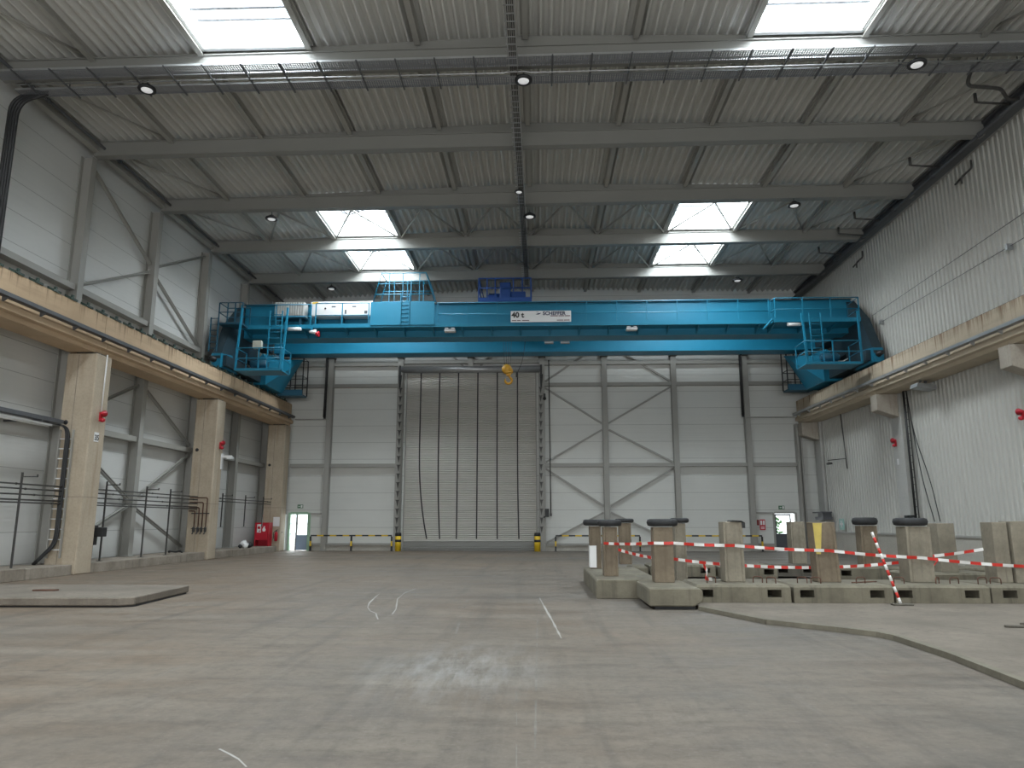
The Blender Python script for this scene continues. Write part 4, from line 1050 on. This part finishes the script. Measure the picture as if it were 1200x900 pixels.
# hanging inspection cages beyond the carriages
for x0, x1, z0, z1 in ((-14.25, -12.9, 8.45, 10.45), (13.35, 14.7, 8.58, 10.68)):
    b = B(); xin = x1 if x0 < 0 else x0
    for x in (x0, (x0 + x1) / 2, x1):
        for y in (38.95, 39.75): b.bar((x, y, z0), (x, y, z1 if x != x0 or x0 > 0 else z0 + 1.2), .055)
    for z in (z0 + 1.0, z0 + .5, z1): b.tube([(x0, 39.75, z), (x1, 39.75, z), (x1, 38.95, z), (x0, 38.95, z), (x0, 39.75, z)], .022, 6)
    cg = cp('inspection_cage', b, 'black'); cp('cage_floor', B().box(x0, x1, 38.95, 39.75, z0 - .08, z0).box(x0, x1, 38.92, 38.95, z0 - .08, z0 + .25), 'bluedark', cg)
# trapezoid cage and panelled landing
P = B().box(-7.95, -4.9, 33.3, 33.34, 10.76, 11.9)
cp('landing_panel', P, 'blue')
b = B()
for y in (33.4, 34.6):
    b.tube([(-7.86, y, 11.9), (-7.5, y, 13.36), (-5.35, y, 13.36), (-4.9, y, 11.9)], .026, 6)
    for z, xa, xb_ in ((12.3, -7.76, -5.02), (12.83, -7.63, -5.19)): b.tube([(xa, y, z), (xb_, y, z)], .022, 6)
    for x in (-7.1, -6.45, -5.65): b.bar((x, y, 11.9), (x, y, 13.36), .04)
for x in (-7.5, -5.35): b.tube([(x, 33.4, 13.36), (x, 34.6, 13.36)], .024, 6)
b.bar((-6.05, 33.4, 11.9), (-6.05, 33.4, 13.0), .05)
cp('roof_access_cage', b, 'blue')
ladder(-6.5, -6.1, 33.27, 10.78, 12.3, .2)
# cabinets
cab = cp('switch_cabinet', B().box(-10.98, -7.93, 33.75, 34.28, 11.33, 12.08), 'whitebox', None, .02)
cp('cabinet_door', B().box(-10.9, -9.5, 33.72, 33.75, 11.37, 11.95).box(-9.44, -8.0, 33.72, 33.75, 11.37, 11.95), 'white', cab)
cp('vent_grille', B().box(-9.95, -9.75, 33.71, 33.72, 11.78, 11.84).box(-8.95, -8.75, 33.71, 33.72, 11.78, 11.84).box(-8.35, -8.2, 33.71, 33.72, 11.45, 11.6).box(-9.3, -9.22, 33.71, 33.72, 11.45, 11.65), 'galv_dark', cab)
cp('warning_label', B().box(-10.9, -10.62, 33.71, 33.72, 11.97, 12.05), 'yellow', cab)
cp('lock', B().lathe([(.045, -.02), (.045, 0)], (-10.25, 33.7, 11.72), 'y', 12), 'black', cab)
cp('end_label', B().box(-7.93, -7.91, 33.8, 34.1, 11.5, 12.0), 'reddark', cab)
b = B()
for x in (-10.8, -9.46, -8.1): b.box(x - .05, x + .05, 33.8, 34.2, 10.76, 11.33)
cp('cabinet_leg', b, 'bluedark', cab)
fb = cp('resistor_box', B().box(-12.7, -11.27, 33.65, 34.25, 11.36, 12.05), 'alu')
b = B(); x = -12.66
while x < -11.3: b.box(x, x + .05, 33.6, 33.66, 11.38, 12.03); x += .12
cp('cooling_fin', b, 'alu', fb)
cp('box_frame', B().box(-12.7, -11.27, 33.65, 34.28, 11.25, 11.36).box(-12.6, -12.5, 33.7, 34.2, 10.72, 11.25).box(-11.5, -11.4, 33.7, 34.2, 10.72, 11.25), 'bluedark', fb)
cp('terminal_box', B().box(-13.15, -12.75, 32.35, 32.55, 9.45, 9.82).box(-13.0, -12.9, 32.34, 32.35, 9.55, 9.7), 'beige', None, .01)
cp('drive_motor', B().lathe([(.1, -.45), (.2, -.4), (.2, .3), (.12, .4)], (-13.0, 33.0, 8.85), 'x', 14), 'bluedark')
cp('drive_motor', B().lathe([(.1, -.45), (.2, -.4), (.2, .3), (.12, .4)], (13.3, 33.0, 8.95), 'x', 14), 'bluedark')
# floodlights and siren
for x in (-11.45, 11.78):
    l = cp('bridge_lamp', B().tube([(x - .3, 33.0, 10.52), (x + .3, 33.0, 10.52)], .085, 12), 'white')
    cp('lamp_bracket', B().bar((x, 33.05, 10.55), (x, 33.25, 10.7), .05), 'galv_dark', l)
for x in (-4.15, 4.4):
    l = cp('bridge_lamp', B().prism([(x - .27, 10.45), (x + .27, 10.45), (x + .22, 10.6), (x + .08, 10.6), (x + .05, 10.54), (x - .05, 10.54), (x - .08, 10.6), (x - .22, 10.6)], 'y', 33.3, 33.6), 'galv')
    cp('lamp_lens', B().box(x - .25, x + .25, 33.29, 33.62, 10.43, 10.45), 'white', l)
for x in (.55, 1.35): cp('bridge_lamp', B().box(x - .22, x + .22, 35.3, 35.5, 10.3, 10.42), 'galv')
sr = cp('siren', B().lathe([(.06, -.25), (.08, -.1), (.12, .05)], (-10.52, 33.1, 10.4), 'x', 12), 'white')
cp('siren_bell', B().lathe([(.08, 0), (.15, .16), (.1, .12)], (-10.45, 33.05, 10.28), 'x', 12), 'red', sr)
# name board
sg = cp('sign_board', B().box(-1.27, 1.57, 33.28, 33.31, 10.83, 11.37), 'whitebox')
lettering('capacity_lettering', '40 t', .36, M['black'], (-1.23, 33.274, 11.06), (PI / 2, 0, 0), sg, .012)
lettering('name_lettering', 'SCHEFFER', .235, M['navy'], (.24, 33.274, 11.165), (PI / 2, 0, 0), sg, .008, 1.02)
w = B().prism([(-.1, 11.2), (.02, 11.25), (.17, 11.27), (.1, 11.22), (.04, 11.19), (-.02, 11.19)], 'y', 33.272, 33.28).prism([(-.1, 11.3), (.0, 11.32), (.08, 11.3), (.0, 11.295)], 'y', 33.272, 33.28)
cp('swoosh_logo', w, 'navy', sg)
w = B()
for x0, x1, z in ((.6, .95, 11.1), (.98, 1.25, 11.1), (1.28, 1.52, 11.1), (-1.22, -1.0, 10.89), (-.97, -.8, 10.89), (-.74, -.4, 10.89), (.9, 1.2, 10.89), (1.23, 1.5, 10.89)): w.box(x0, x1, 33.274, 33.28, z, z + .035)
cp('fine_print', w, 'maroon', sg)
# trolley with hoist, ropes and hook
tr = cp('trolley', B().box(-2.95, -.3, 34.7, 38.3, 12.28, 12.5).box(-2.9, -.35, 35.6, 35.75, 12.5, 12.7).box(-2.9, -.35, 37.2, 37.35, 12.5, 12.7), 'trolleyblue')
cp('hoist_drum', B().lathe([(.3, -1.0), (.34, -.98), (.28, -.95), (.28, .75), (.34, .78), (.3, .8)], (-1.5, 36.4, 12.95), 'x', 20), 'trolleyblue', tr)
cp('hoist_gearbox', B().box(-1.9, -1.35, 35.2, 36.0, 12.5, 13.45).box(-1.35, -.6, 35.3, 35.8, 12.5, 13.0).box(-2.5, -2.0, 35.3, 36.0, 12.5, 12.85), 'trolleyblue', tr, .03)
b = B()
for x in (-2.92, -2.5, -2.1, -1.2, -.75, -.33): b.bar((x, 34.75, 12.5), (x, 34.75, 13.5), .06)
for z in (13.5, 13.0): b.tube([(-2.92, 34.75, z), (-.33, 34.75, z), (-.33, 38.2, z), (-2.92, 38.2, z), (-2.92, 34.75, z)], .035, 6)
cp('trolley_railing', b, 'trolleyblue', tr)
for x in (-2.5, -.7):
    for y in (34.94, 38.09): cp('trolley_wheel', B().lathe([(.14, -.05), (.14, .05)], (x, y, 12.32), 'x', 14), 'black', tr)
for dx, dy in ((-.16, -.12), (-.08, .1), (.02, -.12), (.1, .1)): cp('rope', B().tube([(-1.5 + dx * 2.4, 36.3 + dy, 12.9), (-1.52 + dx, 36.3 + dy, 9.25)], .011, 6), 'galv_dark', tr)
hk = B().lathe([(.05, -.07), (.25, -.06), (.21, -.03), (.21, .03), (.25, .06), (.05, .07)], (-1.58, 36.2, 9.18), 'y', 20).lathe([(.05, -.05), (.17, -.04), (.17, .04), (.05, .05)], (-1.44, 36.4, 9.12), 'y', 18)
hk.box(-1.68, -1.34, 36.12, 36.5, 9.0, 9.06).prism([(-1.66, 9.06), (-1.36, 9.06), (-1.4, 8.86), (-1.6, 8.86)], 'y', 36.2, 36.42)
cp('hook_block', hk, 'hookyellow', tr)
pts = [(-1.5, 36.3, 8.9)] + [(-1.5 + .17 * math.sin(a), 36.3, 8.62 + .17 * math.cos(a)) for a in [PI * (0.12 + 1.55 * i / 12) for i in range(13)]]
cp('hook', B().tube(pts, [.05, .045] + [.06] * 9 + [.05, .045, .035], 8), 'hookyellow', tr)
cp('pendant_cable', B().tube(bend([(-.45, 36.0, 12.3), (-.75, 36.0, 9.6), (-1.05, 36.1, 8.95)], 6, .8), .014, 6).box(-1.12, -1.02, 36.05, 36.15, 8.75, 9.0), 'black', tr)

# ------------------------------------------------------------------ footing blocks with posts
ZF = .056
def pocket_block(x0, x1, y0, y1, slots, label, mat='block', cat='footing block', grp='concrete footing blocks', z0=None, h=.335, loops=()):
    z0 = ZF if z0 is None else z0
    r = root('footing_block', ((x0 + x1) / 2, (y0 + y1) / 2, z0), label, cat, grp)
    g = .016; x0 += g; x1 -= g; zt = z0 + h; c = .045
    b = B(); xs = [x0]; 
    for s in slots: xs += [s - .135, s + .135]
    xs.append(x1)
    for i, (a, e) in enumerate(zip(xs[:-1], xs[1:])):
        sl = i % 2 == 1; d = .9
        if sl:
            b.box(a, e, y0, y0 + d, z0, z0 + .1).box(a, e, y0, y0 + d, z0 + .245, zt - c)
        else: b.box(a, e, y0, y0 + d, z0, zt - c)
    b.box(x0, x1, y0 + .9, y1, z0, zt - c)
    b.add([(x0, y0, zt - c), (x1, y0, zt - c), (x1, y1, zt - c), (x0, y1, zt - c), (x0 + c, y0 + c, zt), (x1 - c, y0 + c, zt), (x1 - c, y1 - c, zt), (x0 + c, y1 - c, zt)],
          [(4, 5, 6, 7), (0, 1, 5, 4), (1, 2, 6, 5), (2, 3, 7, 6), (3, 0, 4, 7)])
    part('block', b, M[mat], r)
    for lx, ly, a in loops:
        dx, dy = .09 * math.cos(a), .09 * math.sin(a)
        part('lifting_loop', B().tube(bend([(lx - dx, ly - dy, zt - .02), (lx - dx, ly - dy, zt + .12), (lx + dx, ly + dy, zt + .12), (lx + dx, ly + dy, zt - .02)], 3, .05), .011, 6), M['rust'], r)
    return r
Y0, Y1 = 14.85, 16.3
pocket_block(3.03, 4.88, Y0, Y1, (3.24, 4.55), 'footing block with two pockets beside the chamfered end block', loops=((3.45, 15.3, .2), (4.4, 15.4, -.5), (4.62, 15.25, -.6)))
pocket_block(4.9, 6.82, Y0 - .02, Y1, (5.17, 6.5), 'clean footing block with two pockets before the leaning yellow-edged post', loops=((5.25, 15.3, -.3), (5.5, 15.25, -.5), (6.4, 15.3, .1)))
pocket_block(6.84, 8.65, Y0, Y1, (7.04, 8.3), 'footing block with two pockets behind the striped pole', 'block', loops=((7.15, 15.3, -.4), (7.9, 15.3, .8), (8.2, 15.25, .1)))
pocket_block(8.67, 10.6, Y0 + .03, Y1, (9.03, 10.3), 'footing block under the wide twin post', 'block', loops=((8.8, 15.35, .1), (9.0, 15.25, -.5)))
# chamfered end block on timber
r = root('footing_block', (2.5, 14.8, 0), 'chamfered footing block standing out on dark packers beside the raised slab', 'footing block', 'concrete footing blocks')
P = [(2.03, .06), (2.86, .06), (3.02, .16), (3.02, .33), (2.97, .385), (2.06, .385), (2.03, .35)]
part('block', B().loft([(x, 14.12, z) for x, z in P], [(x, 15.95, z) for x, z in P]), M['block'], r, .02)
part('packer', B().box(2.15, 2.9, 14.25, 14.6, 0, .06).box(2.15, 2.9, 15.4, 15.8, 0, .06), M['rubber'], r)
for i, (y0, y1, l) in enumerate(((16.05, 17.55, 'footing block behind the chamfered end block, under two black rings'), (17.57, 19.1, 'middle footing block of the row running back to the roller door'), (19.12, 20.6, 'rear footing block of the row running back to the roller door'))):
    rr = root('footing_block', (1.6, (y0 + y1) / 2, 0), l, 'footing block', 'concrete footing blocks')
    P = [(1.2, .0), (2.6, .0), (2.6, .36), (2.56, .39), (1.24, .39), (1.2, .36)]
    part('block', B().loft([(x, y0, z) for x, z in P], [(x, y1, z) for x, z in P]), M['block'], rr, .015)
bk = [(2.62, 3.12, 21.6, (), 'small footing block without pockets in the rear row'), (3.15, 5.02, 21.6, (3.45, 4.72), 'rear footing block with two pockets behind the capless post'),
      (5.05, 6.6, 21.1, (5.3, 6.35), 'rear footing block with two pockets beside the dark one'), (6.62, 7.9, 21.9, (7.0, 7.7), 'dark rear footing block set further back'),
      (8.0, 9.95, 20.7, (8.3, 9.65), 'rear footing block with two pockets crossed by the striped pole'), (10.3, 11.95, 20.5, (11.7,), 'rear footing block under the corrugated wall posts'), (12.0, 13.6, 20.6, (12.2, 13.3), 'rear footing block partly hidden by the wide twin post')]
for x0, x1, y, sl, l in bk: pocket_block(x0, x1, y, y + 1.2, sl, l, 'blockdark' if 'dark' in l and 'beside' not in l else 'block', z0=0.056 if x0 > 2.95 else .0)
pocket_block(8.9, 10.9, 18.4, 19.6, (), 'plain footing block under the dark capless post', z0=.056)

def post(x, y, w, d, h, mat, label, z0=None, groove=True, lean=0, cap=None, kind='footing post'):
    z0 = .392 if z0 is None else z0
    r = root('footing_post', (x, y, z0), label, 'concrete post', 'concrete posts on the footing blocks')
    a, c = w / 2, d / 2; gq = .035 if groove else 0
    sec = [(-a, -c), (-a + .1 * w, -c), (-a + .16 * w, -c + gq), (a - .16 * w, -c + gq), (a - .1 * w, -c), (a, -c), (a, c), (-a, c)] if groove else [(-a, -c), (a, -c), (a, c), (-a, c)]
    b = B().loft([(x + u, y + v, z0) for u, v in sec], [(x + u * .98 + lean, y + v * .98, h) for u, v in sec])
    part('shaft', b, M[mat], r, .01)
    return r
T = 1.56
post(1.62, 17.25, .32, .45, T - .08, 'post', 'concrete post with two black rings on its head beside the roller door', .39)
q = post(1.48, 19.95, .3, .4, T - .08, 'post', 'concrete post with a white painted foot behind the twin rings', .39)
part('white_paint', B().box(1.325, 1.335, 19.74, 20.16, .42, .98).box(1.33, 1.5, 19.738, 19.746, .42, .98), M['white'], q)
post(2.5, 21.95, .34, .4, T, 'post', 'concrete post at the small block of the rear row, capped with a thin black ring', .39)
post(2.54, 15.6, .4, .4, T - .07, 'post', 'concrete post with a fat black ring on the chamfered end block', .385, False)
post(3.42, 18.4, .26, .4, T, 'postgrey', 'narrow pale post directly behind the post on the chamfered block', .0)
post(3.99, 15.72, .4, .42, T + .04, 'postgrey', 'pale grooved concrete post with a black scrap at its top corner')
q = post(5.88, 15.7, .46, .36, T + .03, 'post', 'brown leaning concrete post with a yellow painted edge', None, True, -.04)
part('yellow_paint', B().loft([(5.65, 15.512, .95), (5.74, 15.512, .95), (5.74, 15.52, .95), (5.65, 15.52, .95)], [(5.62, 15.512, 1.57), (5.8, 15.512, 1.57), (5.8, 15.52, 1.57), (5.62, 15.52, 1.57)]), M['yellowpale'], q)
post(7.74, 15.75, .5, .45, T - .06, 'postgrey', 'streaked concrete post with a long black ring on its head')
post(10.02, 19.0, .42, .5, T, 'postgrey', 'capless concrete post just behind the post with the long black ring', .392, False)
post(9.48, 22.0, .48, .4, T - .08, 'post', 'concrete post with a round black ring in the rear row', .0)
post(7.6, 22.4, .42, .4, T + .04, 'postgrey', 'plain grey post before the dark exit door', .39)
post(9.36, 15.72, .3, .42, T + .03, 'postgrey', 'narrow half of the wide twin post', None, False)
post(9.82, 15.66, .55, .42, T + .05, 'postgrey', 'broad half of the wide twin post', None, False)

def ring(x, y, z, ax, ay, h, label):
    h *= 1.35
    r_ = h / 2; n, m = 28, 10; vs = []; fs = []
    for i in range(n):
        t = 2 * PI * i / n
        for j in range(m):
            p = 2 * PI * j / m; rr = r_ * 1.15 * math.cos(p)
            vs.append((x + (ax - r_ + rr) * math.cos(t), y + (ay - r_ + rr) * math.sin(t), z + r_ + r_ * max(-.86, min(.86, math.sin(p) * 1.15))))
    for i in range(n):
        for j in range(m): fs.append((i * m + j, ((i + 1) % n) * m + j, ((i + 1) % n) * m + (j + 1) % m, i * m + (j + 1) % m))
    b = B().add(vs, fs, True)
    put('rubber_ring', b, M['rubber'], label, 'rubber ring', 'black rubber rings on the post heads')
ring(1.62, 17.25, T - .078, .27, .3, .13, 'black rubber ring on the post beside the roller door, in front of its twin')
ring(1.48, 19.95, T - .078, .3, .28, .14, 'black rubber ring on the post with the white painted foot')
ring(2.5, 21.95, T + .002, .27, .24, .1, 'thin black rubber ring on the post at the small rear block')
ring(2.56, 15.6, T - .068, .31, .28, .13, 'fat black rubber ring on the post of the chamfered end block')
ring(3.44, 18.4, T + .002, .22, .24, .1, 'black rubber ring half hidden behind the fat ring')
ring(9.46, 22.0, T - .078, .34, .3, .19, 'round black rubber ring on the rear row post by the striped pole')
ring(7.7, 15.75, T - .058, .32, .3, .14, 'long black rubber ring on the streaked post')
b = B().prism([(3.95, 1.602), (4.17, 1.602), (4.24, 1.58), (4.24, 1.47), (4.18, 1.47), (4.17, 1.62), (3.98, 1.63)], 'y', 15.5, 15.85)
put('rubber_scrap', b, M['rubber'], 'black rubber scrap draped over the corner of the pale grooved post', 'rubber scrap')
put('reinforcing_bar', B().tube([(6.2, 15.25, .41), (6.75, 15.4, .42)], .013, 6), M['rust'], 'rusty bar lying on the clean footing block', 'bar')

# barrier tape and striped pole
M['tape_red'] = paint('barrier tape red', (.55, .03, .02), .4, 0, .05); M['tape_white'] = paint('barrier tape white', (.75, .74, .72), .4, 0, .03)
def tape(pts, label, seg=.2, w=.06, sag=.03):
    b = B(); k = 0; carry = 0
    P = [Vector(p) for p in pts]; dense = []
    for p, q in zip(P[:-1], P[1:]):
        n = max(2, int((q - p).length / (seg / 2)))
        for i in range(n):
            t = i / n; v = p.lerp(q, t); v.z -= sag * math.sin(PI * t) * (q - p).length / 3; dense.append(v)
    dense.append(P[-1])
    for i in range(len(dense) - 1):
        p, q = dense[i], dense[i + 1]; tw = .25 * math.sin(i * .7); b.m = (i // 2) % 2
        d = (q - p).normalized(); nrm = Vector((-d.y, d.x, 0)).normalized(); u0 = Vector((0, 0, w / 2)) + nrm * w / 2 * tw
        u1 = Vector((0, 0, w / 2)) + nrm * w / 2 * .25 * math.sin((i + 1) * .7); t = nrm * .0015
        b.add([p - u0 - t, q - u1 - t, q + u1 - t, p + u0 - t, p - u0 + t, q - u1 + t, q + u1 + t, p + u0 + t], [(0, 1, 2, 3), (7, 6, 5, 4), (0, 4, 5, 1), (3, 2, 6, 7), (0, 3, 7, 4), (1, 5, 6, 2)])
    put('barrier_tape', b, [M['tape_red'], M['tape_white']], label, 'barrier tape', 'red and white barrier tapes')
tape([(1.46, 17.0, 1.12), (2.34, 15.38, 1.17), (2.74, 15.38, 1.17), (4.0, 15.48, 1.12), (5.9, 15.49, 1.02), (7.75, 15.5, .88), (9.7, 15.42, .72)], 'upper red and white barrier tape slung across the front posts')
tape([(1.78, 17.0, .98), (2.34, 15.82, .86), (2.76, 15.82, .84), (4.0, 15.95, .71), (5.9, 15.92, .66), (7.5, 15.99, .76)], 'lower red and white barrier tape behind the front posts', .14)
tape([(8.0, 15.9, .88), (9.22, 15.9, 1.04)], 'short barrier tape rising to the wide twin post', .2)
tape([(3.45, 15.97, .72), (3.5, 15.85, .58), (3.46, 15.9, .44), (3.58, 15.8, .42)], 'bunch of red and white tape dangling before the pale grooved post', .12, .08)
r = root('striped_pole', (6.75, 14.5, .055), 'leaning red and white striped pole before the footing blocks', 'pole')
b = B(); p, q = Vector((6.77, 14.5, .09)), Vector((6.45, 14.72, 1.4)); k = 13
for i in range(k): b.m = i % 2; b.tube([p.lerp(q, i / k), p.lerp(q, (i + 1) / k)], .026, 10)
part('pole', b, [M['tape_white'], M['tape_red']], r)
part('foot', B().box(6.62, 6.98, 14.42, 14.6, .055, .09), M['blockdark'], r, .01)
put('loose_hose', B().tube(bend([(8.2, 16.0, 1.1), (8.45, 16.6, .8), (8.7, 17.0, .6), (9.0, 17.3, .75)], 6, .3), .014, 6), M['tape_red'], 'thin red hose hanging beside the streaked post', 'hose')
for i, (x, y, s, l) in enumerate(((8.3, 12.2, .12, 'dark scrap on the raised slab below the twin post'), (7.4, 11.9, .09, 'small dark scrap on the raised slab'))):
    put('scrap', B().prism([(x - s, y), (x, y - s * .5), (x + s * 1.2, y + .02), (x + s * .3, y + s * .7)], 'z', ZF, ZF + .03), M['blockdark'], l, 'scrap')
put('stick', B().tube([(6.9, 11.6, .075), (7.7, 11.45, .07), (7.95, 11.5, .07)], .02, 6), M['blockdark'], 'dark crooked stick lying on the raised slab', 'stick')

# slab lying by the panelled wall
r = root('concrete_slab', (-9.5, 15.5, 0), 'low thick concrete slab lying on the floor by the panelled wall', 'concrete slab', None, 'thing')
poly = [(-12.8, 13.95), (-7.98, 14.1), (-7.75, 14.25), (-7.95, 16.9), (-9.9, 17.05), (-12.8, 16.9)]
part('slab', B().prism(poly, 'z', .03, .185), M['slabtop'], r, .02)
part('bearing_edge', B().prism([(x * .985 - .13, 15.5 + (y - 15.5) * .93) for x, y in poly], 'z', 0, .03), M['rubber'], r)
put('wood_scrap', B().prism([(-10.5, 15.3), (-10.05, 15.35), (-10.03, 15.45), (-10.48, 15.42)], 'z', .186, .215), M['rust'], 'dark wood scrap lying on the low slab', 'scrap')
# chalk lines worn on the floor
def chalk(pts, w=.03, mt='chalk'):
    P = [Vector((x, y, 0)) for x, y in pts]; b = B(); Q = []
    for p, q in zip(P[:-1], P[1:]):
        k = max(1, int((q - p).length / .35)); Q += [(p.lerp(q, i / k), p.lerp(q, (i + 1) / k)) for i in range(k)]
    for p, q in Q:
        if mt == 'worn' and random.random() < .42: continue
        d = (q - p).normalized(); n = Vector((-d.y, d.x, 0)) * w / 2; ww = random.uniform(.4, 1.2)
        b.add([p - n * ww + Vector((0, 0, .0015)), q - n * ww + Vector((0, 0, .0015)), q + n * ww + Vector((0, 0, .0015)), p + n * ww + Vector((0, 0, .0015))], [(0, 1, 2, 3)])
    part('chalk_line', b, M[mt], floor)
chalk([(-.01, 16.31), (.06, 15.1), (.12, 14.), (.21, 12.48), (.3, 10.7)], .035)
chalk([(-3.61, 16.96), (-3.54, 16.21), (-3.4, 15.04), (-3.26, 14.31), (-3.09, 13.77), (-2.9, 13.4), (-2.8, 13.), (-2.69, 12.6)], .03)
chalk([(-3.01, 18.26), (-3.08, 17.18), (-2.99, 15.87), (-2.82, 14.9), (-2.67, 14.05), (-2.59, 13.29)], .03)
chalk([(-2.3, 5.55), (-2.18, 5.44), (-2.07, 5.33), (-1.95, 5.17)], .018)
chalk([(-7.61, 10.53), (-7.32, 11.2), (-7.14, 11.75), (-7.12, 12.91), (-7.1, 14.05), (-7.4, 16.1)], .03, 'worn')
chalk([(-1.6, 18.3), (-1.5, 15.74), (-1.35, 13.09), (-1.19, 10.65)], .035, 'worn')
chalk([(-.32, 10.18), (-.24, 7.82), (-.19, 6.25), (-.16, 5.22), (-.1, 3.4)], .014, 'worn')
chalk([(-.01, 16.31), (-.04, 11.34), (-.04, 7.83), (-.04, 6.01), (-.04, 3.4)], .022, 'worn')
chalk([(-1.11, 10.36), (-.92, 8.22), (-.91, 7.6)], .03, 'worn')

# ------------------------------------------------------------------ light: overcast sky, daylight through rooflights and doors, fill from an assumed gate
w = bpy.data.worlds.new('overcast sky'); SC.world = w; w.use_nodes = True
bg = w.node_tree.nodes['Background']; bg.inputs[0].default_value = (.92, .97, 1.0, 1); bg.inputs[1].default_value = 3.0
def area(name, loc, rot, sx, sy, power, col=(1, 1, 1)):
    l = bpy.data.lights.new(name, 'AREA'); l.shape = 'RECTANGLE'; l.size = sx; l.size_y = sy; l.energy = power; l.color = col
    o = bpy.data.objects.new(name, l); COL.objects.link(o); o.location = loc; o.rotation_euler = rot; return o
for (y0, y1) in SKYBAYS:  # includes the two unseen bays added for more light
    for x0, x1 in SKY:
        area('rooflight_daylight', ((x0 + x1) / 2, (y0 + y1) / 2, zdeck((x0 + x1) / 2) + .75), (0, 0, 0), x1 - x0, y1 - y0, 1500, (.97, .99, 1))
area('assumed_gate_light', (0, -15.6, 4.0), (PI / 2, 0, 0), 17.5, 7.8, 2000, (1, .985, .96))  # fill from an unseen, assumed gate behind the viewer
area('door_daylight', (-13.5, YB + 1.6, 1.5), (-PI / 2, 0, 0), 2.2, 2.6, 160, (.93, .97, 1))
area('door_daylight', (14.0, YB + 1.2, 1.3), (-PI / 2, 0, 0), 1.6, 2.2, 25, (.93, .97, 1))

# ------------------------------------------------------------------ camera
cam = bpy.data.cameras.new('camera'); co = bpy.data.objects.new('camera', cam); COL.objects.link(co); SC.camera = co
cam.sensor_width = 36; cam.lens = 36 * 857 / 1200; cam.clip_end = 200
co.location = (0, 0, 1.6); co.rotation_euler = (PI / 2 + .186033, 0, .03636)
vs_ = SC.view_settings
vs_.view_transform = 'Standard'; vs_.look = 'None'; vs_.gamma = 1; vs_.use_curve_mapping = False; vs_.exposure = 0.08
SC.cycles.max_bounces = 8; SC.cycles.diffuse_bounces = 5; SC.cycles.transparent_max_bounces = 12; SC.cycles.sample_clamp_indirect = 6
